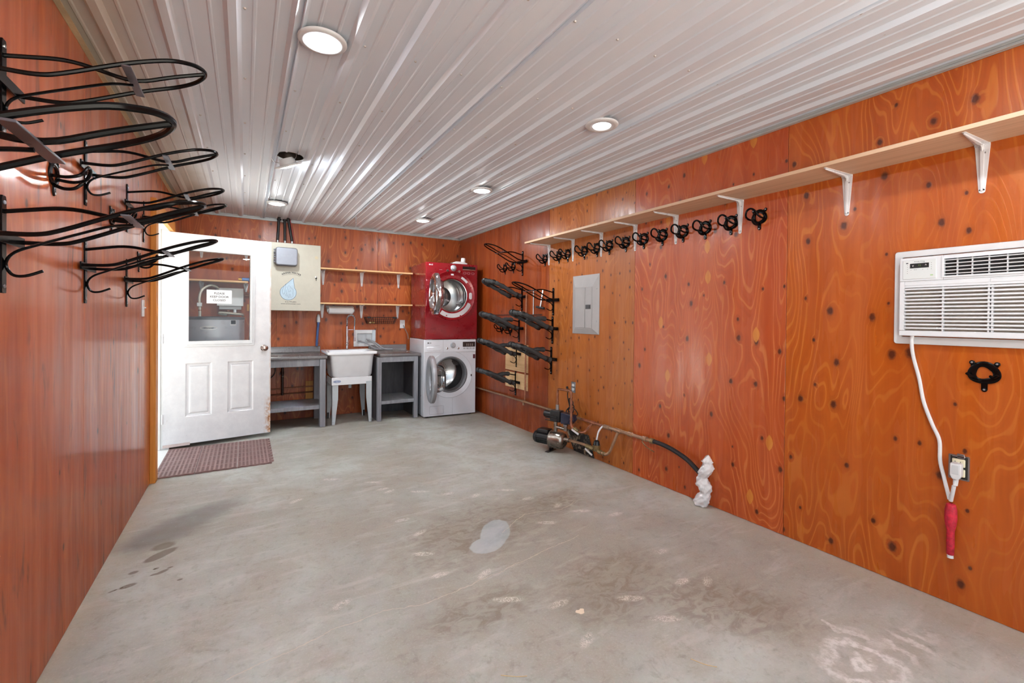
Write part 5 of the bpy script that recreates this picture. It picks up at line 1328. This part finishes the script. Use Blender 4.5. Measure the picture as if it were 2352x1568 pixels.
# --- washer
wa = thing('washing_machine', 'white front load washer with open round door under the dryer', 'washer', (1.958, 5.487, 0.0), RZ)
CZ1 = 0.543
cab = machine(wa, 0.985, M_WW, None, CZ1 - 0.015, 0.24, 0.2, 0.4, 0.232)
cab.location = (0, 0, 0.015)
for x in (0.06, BW - 0.06):
    for y in (0.06, BD - 0.06): MB().cyl((x, y, 0), (x, y, 0.02), 0.022, 12).build('foot', M_RUBBER, wa)
disc(MB(), [(0.305, -0.001), (0.300, -0.006), (0.292, -0.004), (0.240, -0.003), (0.234, 0.0)], BW / 2, CZ1).build('white_door_surround', M_WW, wa, ang=50)
disc(MB(), [(0.236, -0.004), (0.228, -0.010), (0.214, -0.006), (0.206, 0.02), (0.198, 0.05), (0.205, 0.10)], BW / 2, CZ1).build('door_gasket', M_GASK, wa, ang=60)
disc(MB(), [(0.205, 0.10), (0.225, 0.11), (0.245, 0.14), (0.248, 0.44), (0.22, 0.46), (0.08, 0.47), (0.06, 0.45), (0.0, 0.45)], BW / 2, CZ1).build('drum', M_DRUM, wa, ang=40)
M_DHOLE = mat('drum_perforation', (60, 62, 64), 0.4, 0.5)
for k in range(3):
    a = radians(35 + 120 * k); M_ = Matrix.Translation((BW / 2, 0, CZ1)) @ Matrix.Rotation(-a, 4, 'Y')
    q = MB().prism([(-0.06, 0.245), (0.06, 0.245), (0.03, 0.195), (-0.03, 0.195)][::-1], 'y', 0.15, 0.42) if False else None
    p = MB(); vs = []
    for y, w, h in ((0.13, 0.02, 0.02), (0.18, 0.055, 0.05), (0.36, 0.055, 0.055), (0.43, 0.03, 0.02)):
        vs += [M_ @ Vector((0.250, y, -w)), M_ @ Vector((0.250 - h, y, -w * 0.45)), M_ @ Vector((0.250 - h, y, w * 0.45)), M_ @ Vector((0.250, y, w))]
    fs = [(i * 4 + j, i * 4 + j + 1, i * 4 + 5 + j, i * 4 + 4 + j) for i in range(3) for j in range(3)] + [(0, 1, 2, 3), (15, 14, 13, 12)]
    p.add(vs, fs); fix_normals(p.build('drum_paddle', M_DRUM, wa, ang=60))
ph_ = MB()
for ring_r in (0.10, 0.125, 0.15, 0.175, 0.20):
    for k in range(int(ring_r * 200)):
        a = 2 * pi * k / int(ring_r * 200)
        ph_.lathe([(0.004, 0), (0, 0)], (BW / 2 + ring_r * cos(a), 0.4655, CZ1 + ring_r * sin(a)), (0, -1, 0), 6)
po = ph_.build('drum_holes', M_DHOLE, wa); po['kind'] = 'stuff'
def open_door(t, cz, r, ang, rings, ring_m, bowl, bowl_m, hinge_x):
    d = bpy.data.objects.new('door', None); COL.objects.link(d); d.parent = t
    return d
def door_parts(t, cz, r, ang, hx, prof, m, bowlprof, bm_, nm='door'):
    """ring door hinged at hx on its left edge, opened by ang; profile (radius, y) closed-door coords"""
    M_ = Matrix.Translation((hx, -0.012, cz)) @ Matrix.Rotation(-ang, 4, 'Z') @ Matrix.Translation((r, 0, 0))
    a = MB().lathe(prof, (0, 0, 0), (0, 1, 0), 56); a.v = [tuple(M_ @ Vector(v)) for v in a.v]
    d = fix_normals(a.build(nm, m, t, ang=50))
    b_ = MB().lathe(bowlprof, (0, 0, 0), (0, 1, 0), 48); b_.v = [tuple(M_ @ Vector(v)) for v in b_.v]
    fix_normals(b_.build('glass_bowl', bm_, d, ang=60))
    return d, M_
dw, Mw = door_parts(wa, CZ1 - 0.01, 0.288, radians(98), BW / 2 - 0.285, [(0.165, -0.022), (0.205, -0.050), (0.272, -0.050), (0.288, -0.038), (0.288, -0.004), (0.280, 0.004), (0.19, 0.004), (0.165, -0.005), (0.165, -0.022)], M_SILV,
                    [(0.166, -0.018), (0.168, 0.02), (0.160, 0.075), (0.140, 0.120), (0.110, 0.135), (0.0, 0.135)], M_DGL)
MB().box((BW / 2 - 0.29, -0.014, CZ1 - 0.07), (BW / 2 - 0.25, 0.002, CZ1 + 0.05)).build('door_hinge', M_SILV, wa, bevel=0.003)
M_LINE = mat('seam_grey', (150, 154, 160), 0.5)
def thin(a, b, c, d, m=M_LINE, y=-0.0015, nm='seam_line', par=None): return MB().box((a, y, b), (c, 0.0005, d)).build(nm, m, par)
cpn = MB().prism([(v, u) for u, v in rrect(0.004, 0.838, BW - 0.004, 0.996, 0.008, 3)], 'y', -0.008, 0.002).build('control_panel', M_WW, wa, bevel=0.002)
disc(MB(), [(0.037, -0.008), (0.037, -0.013), (0.034, -0.016), (0.026, -0.016), (0.025, -0.030), (0.022, -0.034), (0, -0.034)], 0.385, 0.925, 32).build('program_knob', M_SILV, wa)
for x in (0.305, 0.458): disc(MB(), [(0.013, -0.008), (0.013, -0.014), (0.010, -0.016), (0, -0.016)], x, 0.886, 18).build('button', M_CHR, wa)
MB().prism([(v, u) for u, v in rrect(0.522, 0.902, 0.698, 0.968, 0.006, 3)], 'y', -0.010, -0.006).build('display', mat('washer_display', (58, 48, 48), 0.15), wa)
for x in (0.575, 0.601, 0.627, 0.653): thin(x, 0.912, x + 0.010, 0.945, mat('display_segments', (150, 138, 132), 0.5), -0.0105, 'display_segment', wa)
for x in (0.528, 0.572, 0.616, 0.660): MB().box((x, -0.012, 0.874), (x + 0.033, -0.006, 0.890)).build('button', M_SILV, wa, bevel=0.003)
MB().prism([(v, u) for u, v in rrect(0.035, 0.857, 0.225, 0.905, 0.012, 4)], 'y', -0.013, -0.006).build('detergent_drawer', M_WW, wa, bevel=0.003)
thin(0.250, 0.846, 0.252, 0.992, M_LINE, -0.009, 'seam_line', wa)
text('lettering', 'LG', 0.024, (0.078, -0.0085, 0.958), (1, 0, 0), (0, 0, 1), M_INK, wa, 0.0006)
disc(MB(), [(0.009, -0.0082), (0, -0.0086)], 0.052, 0.958, 18).build('logo_disc', M_INK, wa)
text('lettering', 'Direct Drive', 0.010, (0.175, -0.0085, 0.925), (1, 0, 0), (0, 0, 1), M_LINE, wa)
fp = MB(); frame_poly(fp, rrect(0.080, 0.040, 0.265, 0.145, 0.004, 1), rrect(0.082, 0.042, 0.263, 0.143, 0.003, 1), lambda u, v: (u, -0.0012, v), lambda u, v: (u, 0.0005, v)); fix_normals(fp.build('filter_hatch', M_LINE, wa))
thin(BW / 2 + 0.03, 0.02, BW / 2 + 0.0315, 0.235, M_LINE, -0.001, 'seam_line', wa)
MB().box((0.672, -0.002, 0.745), (0.703, 0.0005, 0.800)).build('energy_sticker', mat('maroon_sticker', (96, 40, 52), 0.4), wa)
thin(0.64, 0.508, 0.655, 0.535, M_BLKM, -0.006, 'latch_slot', wa)
MB().cyl((-0.004, 0.13, 0.27), (0.0, 0.13, 0.27), 0.010, 10).build('side_screw', M_GAL, wa)
# --- dryer
dy = thing('clothes_dryer', 'red front load dryer with open chrome door stacked on the washer', 'dryer', (1.972, 5.487, 1.003), RZ)
CZ2 = 0.572
cab2 = machine(dy, 0.99, M_RED, None, CZ2, 0.31, 0.2, 0.4, 0.215)
disc(MB(), [(0.325, -0.001), (0.320, -0.010), (0.312, -0.010), (0.300, -0.003), (0.222, -0.003), (0.214, 0.012), (0.212, 0.03)], BW / 2, CZ2).build('red_door_surround', M_RED, dy, ang=40)
disc(MB(), [(0.214, 0.010), (0.206, 0.012), (0.200, 0.03), (0.200, 0.06), (0.24, 0.09), (0.26, 0.12), (0.26, 0.24), (0.254, 0.25), (0.26, 0.26), (0.26, 0.42), (0.14, 0.44), (0.12, 0.43), (0, 0.43)], BW / 2, CZ2).build('drum', M_DRUM, dy, ang=35)
for k in range(3):
    a = radians(100 + 120 * k); M_ = Matrix.Translation((BW / 2, 0, CZ2)) @ Matrix.Rotation(-a, 4, 'Y')
    p = MB(); p.box((0.225, 0.13, -0.018), (0.262, 0.42, 0.018), M_); p.build('drum_paddle', M_DRUM, dy, bevel=0.006)
def arc_label(par, cx, cz, r0, r1, a0, a1, m, nm):
    vs = []; N_ = 16
    for k in range(N_ + 1):
        a = radians(a0 + (a1 - a0) * k / N_)
        vs += [(cx + r0 * cos(a), -0.0045, cz + r0 * sin(a)), (cx + r1 * cos(a), -0.0045, cz + r1 * sin(a))]
    return fix_normals(MB().add(vs, [(2 * k, 2 * k + 1, 2 * k + 3, 2 * k + 2) for k in range(N_)]).build(nm, m, par, smooth=False))
M_STK = mat('white_label', (222, 222, 226), 0.4)
arc_label(dy, BW / 2, CZ2, 0.235, 0.292, -125, -22, M_STK, 'care_label')
arc_label(dy, BW / 2, CZ2, 0.262, 0.282, 86, 94, M_STK, 'small_label')
arc_label(dy, BW / 2, CZ2, 0.255, 0.285, 40, 62, M_STK, 'slanted_label')
MB().prism([(v, u) for u, v in rrect(BW / 2 + 0.238, CZ2 - 0.045, BW / 2 + 0.278, CZ2 + 0.045, 0.018, 4)], 'y', -0.008, -0.002).build('door_catch', M_STK, dy, bevel=0.002)
for x, z in ((-0.075, -0.262), (0.115, -0.262), (0.262, 0.11), (0.262, -0.11)): disc(MB(), [(0.009, -0.0046), (0.008, -0.008), (0, -0.009)], BW / 2 + x, CZ2 + z, 12).build('plug_cap', M_RED, dy)
dd, Md = door_parts(dy, CZ2 - 0.004, 0.262, radians(97), BW / 2 - 0.255, [(0.19, -0.012), (0.195, -0.050), (0.215, -0.068), (0.250, -0.058), (0.262, -0.035), (0.262, -0.006), (0.250, 0.004), (0.195, 0.004), (0.19, -0.004), (0.19, -0.012)], M_CHR,
                    [(0.192, -0.010), (0.194, 0.015), (0.17, 0.050), (0.14, 0.058), (0.0, 0.058)], glass('dryer_door_glass', (0.75, 0.52, 0.50), 0.05))
MB().box((BW / 2 - 0.275, -0.014, CZ2 - 0.09), (BW / 2 - 0.235, 0.002, CZ2 + 0.09)).build('door_hinge', M_CHR, dy, bevel=0.003)
disc(MB(), [(0.040, -0.001), (0.040, -0.010), (0.034, -0.016), (0.028, -0.018), (0.026, -0.036), (0.02, -0.040), (0, -0.040)], 0.372, 0.930, 32).build('program_knob', M_SILV, dy)
for x in (0.290, 0.452): disc(MB(), [(0.016, -0.001), (0.016, -0.010), (0.012, -0.013), (0, -0.013)], x, 0.890, 18).build('button', M_CHR, dy)
MB().box((0.500, -0.004, 0.925), (0.680, 0.001, 0.960)).build('display', mat('dryer_display', (18, 10, 12), 0.12), dy)
MB().box((0.500, -0.010, 0.912), (0.680, 0.001, 0.922)).build('display_bar', M_CHR, dy, bevel=0.002)
for x in (0.53, 0.585, 0.645):
    MB().tube([(x + 0.02 * cos(2 * pi * k / 16), -0.003, 0.872 + 0.013 * sin(2 * pi * k / 16)) for k in range(16)], 0.0018, 5, closed=True).build('button', mat('button_outline', (206, 150, 160), 0.4), dy)
thin(0.005, 0.838, BW - 0.005, 0.8395, mat('red_seam', (96, 2, 16), 0.4), -0.001, 'seam_line', dy)
text('lettering', 'LG', 0.024, (0.080, -0.0012, 0.958), (1, 0, 0), (0, 0, 1), M_STK, dy, 0.0004)
disc(MB(), [(0.009, -0.001), (0, -0.0014)], 0.052, 0.958, 18).build('logo_disc', M_STK, dy)
text('lettering', 'SensorDry', 0.009, (0.20, -0.0012, 0.90), (1, 0, 0), (0, 0, 1), M_STK, dy)
for z in (0.005,):
    for x in (0.02, BW - 0.09): MB().box((x, -0.004, -0.004), (x + 0.07, 0.02, 0.002)).build('stacking_clip', M_GAL, dy)
# vent elbow lying on the dryer
ve = thing('white_vent_elbow', 'white plastic spout piece lying on top of the dryer', 'vent part', (2.345, 5.50, 1.9935))
MB().prism([(0.0, 0.0), (0.215, 0.0), (0.215, 0.022), (0.14, 0.034), (0.05, 0.034), (0.01, 0.020)], 'y', 0.0, 0.12, Matrix(((0, 0, 1, 0), (0, 1, 0, 0), (1, 0, 0, 0), (0, 0, 0, 1))) if False else None) if False else None
MB().prism([(z, x) for x, z in [(0.0, 0.0), (0.215, 0.0), (0.215, 0.022), (0.14, 0.036), (0.05, 0.036), (0.01, 0.018)]], 'y', 0.0, 0.12).build('flat_base', M_WHP, ve, bevel=0.006, seg=3)
MB().cyl((0.175, 0.06, 0.015), (0.182, 0.06, 0.092), 0.034, 20, 0.030).build('spout', M_WHP, ve, bevel=0.004)
# cord from the outlet to the dryer, papers behind washer
tag(MB().tube(spl([(1.915, YB - 0.02, 1.175), (1.935, YB - 0.03, 1.12), (1.965, YB - 0.05, 1.05), (1.97, YB - 0.07, 0.98)], 5), 0.005, 7).build('outlet_cord', mat('grey_cord', (130, 126, 120), 0.5)), 'grey cord running from the outlet down behind the washer', 'cord')

# ================================================================= BEHIND THE DOOR
wh = thing('water_heater', 'grey cylindrical water heater seen through the door window', 'water heater', (-0.29, 5.925, 0.0))
M_WHG = mat('heater_grey', (196, 199, 210), 0.3, 0.0, 0.03, coat=0.3)
MB().lathe([(0.24, 0.0), (0.285, 0.01), (0.288, 0.02), (0.288, 1.245)], (0, 0, 0), (0, 0, 1), 48, cap0=True).build('tank', M_WHG, wh)
MB().lathe([(0.290, 1.238), (0.291, 1.262), (0.286, 1.268), (0.0, 1.274)], (0, 0, 0), (0, 0, 1), 48).build('top_cap', mat('heater_cap_grey', (112, 112, 118), 0.4), wh)
def on_cyl(u, z, r): return (r * sin(u / r), -r * cos(u / r), z)
def cyl_patch(par, u0, z0_, u1, z1_, m, nm, oval=False, r=0.2890):
    vs = []; fs = []
    if oval:
        K = 28; c = ((u0 + u1) / 2, (z0_ + z1_) / 2)
        vs = [on_cyl(*c, r)] + [on_cyl(c[0] + (u1 - u0) / 2 * cos(2 * pi * k / K), c[1] + (z1_ - z0_) / 2 * sin(2 * pi * k / K), r) for k in range(K)]
        fs = [(0, 1 + k, 1 + (k + 1) % K) for k in range(K)]
    else:
        K = 6
        for k in range(K + 1):
            u = u0 + (u1 - u0) * k / K; vs += [on_cyl(u, z0_, r), on_cyl(u, z1_, r)]
        fs = [(2 * k, 2 * k + 2, 2 * k + 3, 2 * k + 1) for k in range(K)]
    return MB().add(vs, fs).build(nm, m, par, smooth=False)
cyl_patch(wh, -0.115, 1.128, 0.045, 1.175, M_STK, 'badge', True, 0.2892)
gv, gf = glyphs('Whirlpool', 0.021, 0.0002)
MB().add([on_cyl(-0.035 + v.x, 1.1515 + v.y, 0.2897) for v in gv], gf).build('lettering', M_INK, wh, smooth=False)
cyl_patch(wh, 0.165, 1.175, 0.235, 1.235, M_STK, 'rating_label'); cyl_patch(wh, 0.172, 1.192, 0.228, 1.232, mat('label_dark', (40, 36, 44), 0.5), 'rating_print', False, 0.2895)
M_BRD = mat('braided_white_hose', (206, 200, 186), 0.5, 0.2, 0.1, 90, bump=0.4)
MB().tube(spl([(-0.13, 0.0, 1.27), (-0.13, 0.0, 1.36), (-0.135, 0.02, 1.48), (-0.11, 0.06, 1.57), (-0.04, 0.11, 1.62), (0.02, 0.16, 1.60), (0.02, 0.22, 1.56)], 6), 0.014, 12).build('flex_hose', M_BRD, wh)
MB().tube(spl([(0.14, 0.02, 1.29), (0.06, 0.0, 1.30), (0.06, -0.02, 1.315), (0.18, -0.03, 1.305), (0.26, 0.0, 1.30), (0.27, 0.10, 1.285)], 6), 0.014, 12).build('flex_hose', M_BRD, wh)
for x in (-0.13, 0.13): MB().cyl((x, 0, 1.268), (x, 0, 1.33), 0.011, 12).cyl((x, 0, 1.33), (x, 0, 1.345), 0.016, 8).build('nipple', M_COP, wh)
MB().box((-0.155, -0.02, 1.38), (-0.11, 0.02, 1.42)).build('pipe_clamp', M_WHP, wh, bevel=0.003)
eb = thing('junction_box', 'white metal box on wall above the water heater', 'box', (-0.275, YB, 1.355), -pi / 2)
MB().prism([(0.0, 0.0), (0.09, 0.03), (0.09, 0.24), (0.0, 0.26)], 'y', 0.0, 0.24) if False else None
MB().box((0.0, 0, 0.04), (0.10, 0.26, 0.245)).build('box_body', M_WHP, eb, bevel=0.003)
MB().box((0.0, 0.02, 0.0), (0.07, 0.24, 0.04)).cyl((0.06, 0.175, 0.0), (0.06, 0.175, -0.05), 0.016, 12).build('box_outlet', M_WHP, eb, bevel=0.003)
for x, z0_, z1_ in ((0.045, 1.34, 1.42), (0.125, 1.34, 1.42)):
    tag(MB().box((x - 0.025, YB - 0.02, z0_), (x + 0.03, YB, z1_)).build('wood_cleat', pine('yellow_block', (196, 136, 64), (214, 158, 84), 0.6, 'z'), bevel=0.001), 'yellow wood pipe cleat on back wall behind door glass, %s one' % ('left' if x < 0.1 else 'right'), 'block', 'pipe cleats behind door glass')
tag(MB().tube(fil([(0.085, YB - 0.03, 1.15), (0.085, YB - 0.03, 1.52), (-0.02, YB - 0.03, 1.525)], 0.03), 0.008, 10).build('heater_pipe', M_COP), 'bent copper pipe on wall right of the heater, behind glass', 'pipe')

# light switch seen edge-on by the doorway
sw = thing('light_switch', 'white light switch plate by the doorway on left wall', 'light switch', (-XL, 4.03, 1.327))
MB().box((0, -0.036, -0.058), (0.006, 0.036, 0.058)).build('switch_plate', M_WHP, sw, bevel=0.002)
MB().box((0.004, -0.005, -0.012), (0.010, 0.005, 0.012)).box((0.008, -0.004, 0.0), (0.020, 0.004, 0.008)).build('toggle', M_WHP, sw, bevel=0.001)

# ================================================================= FLOOR MAT AND DEBRIS
M_MAT = mat('mauve_rubber_mat', (142, 114, 110), 0.65, var=0.12, scale=30)
fmx = thing('floor_mat', 'mauve slotted rubber mat in front of the door', 'mat', (0, 0, 0))
def mat_tile(x0, x1, right_edge=False):
    y0_, y1_ = 4.425, 5.30; zt, zb = 0.013, 0.001
    cols = 9; cw = (x1 - x0) / cols
    ny = 48; ph__ = (y1_ - y0_) / ny
    mb = MB(); xs_ = []; holes = []
    for c in range(cols):
        xs_ += [x0 + c * cw, x0 + c * cw + cw * 0.27, x0 + c * cw + cw * 0.80]
    xs_.append(x1)
    ys_ = []; kinds = []
    for r in range(ny):
        ys_ += [y0_ + r * ph__, y0_ + (r + 0.42) * ph__]; kinds += [0, 1 if (r % 8) != 7 else 0]
    ys_.append(y1_)
    nx_, ny_ = len(xs_), len(ys_)
    idx = lambda i, j, t: (j * nx_ + i) + t * nx_ * ny_
    vs = []
    for t in (zt, zb):
        for j, y in enumerate(ys_):
            for i, x in enumerate(xs_):
                yy = y; xx = x
                if j == 0: yy -= 0.007 * (0.5 + 0.5 * sin(x * 95))
                if j == ny_ - 1: yy += 0.007 * (0.5 + 0.5 * sin(x * 95))
                if right_edge and i == nx_ - 1: xx += 0.014 * (1 if int((y - y0_) / 0.045) % 2 else -0.3)
                vs.append((xx, yy, t))
    solid = lambda i, j: 0 <= i < nx_ - 1 and 0 <= j < ny_ - 1 and not (i % 3 == 1 and kinds[j] == 1)
    fs = []
    for j in range(ny_ - 1):
        for i in range(nx_ - 1):
            if not solid(i, j): continue
            fs += [(idx(i, j, 0), idx(i + 1, j, 0), idx(i + 1, j + 1, 0), idx(i, j + 1, 0))]
            for (a, b, di, dj) in (((i, j), (i + 1, j), 0, -1), ((i + 1, j), (i + 1, j + 1), 1, 0), ((i + 1, j + 1), (i, j + 1), 0, 1), ((i, j + 1), (i, j), -1, 0)):
                if not solid(i + di, j + dj):
                    fs.append((idx(*a, 0), idx(*a, 1), idx(*b, 1), idx(*b, 0)))
    mb.add(vs, fs)
    return mb.build('mat_tile', M_MAT, fmx, smooth=False)
mat_tile(-0.612, -0.346); mat_tile(-0.342, -0.052); mat_tile(-0.048, 0.212, True)
for i, (a, b, c, lb) in enumerate((((1.455, 1.105), (1.475, 1.06), (1.505, 1.03), 'dry straw bit on the floor nearer the white bloom'), ((0.795, 1.395), (0.84, 1.36), (0.875, 1.345), 'dry straw bit on the floor at bottom centre'))):
    tag(MB().tube(spl([(a[0], a[1], 0.002), (b[0], b[1], 0.0035), (c[0], c[1], 0.002)], 4), 0.0015, 5).build('straw', mat('dry_straw', (208, 186, 140), 0.7)), lb, 'straw', 'straw bits on the floor')
lf_ = [(1.270 + 0.020 * cos(a) * (1 + 0.25 * sin(3 * a)), 1.530 + 0.017 * sin(a) * (1 - 0.35 * (abs(a - pi / 2) < 0.4))) for a in [2 * pi * k / 18 for k in range(18)]]
tag(MB().prism(lf_, 'z', 0.0004, 0.0022).build('dry_leaf', mat('pale_leaf', (232, 218, 200), 0.7)), 'small pale dry leaf on the floor', 'leaf')
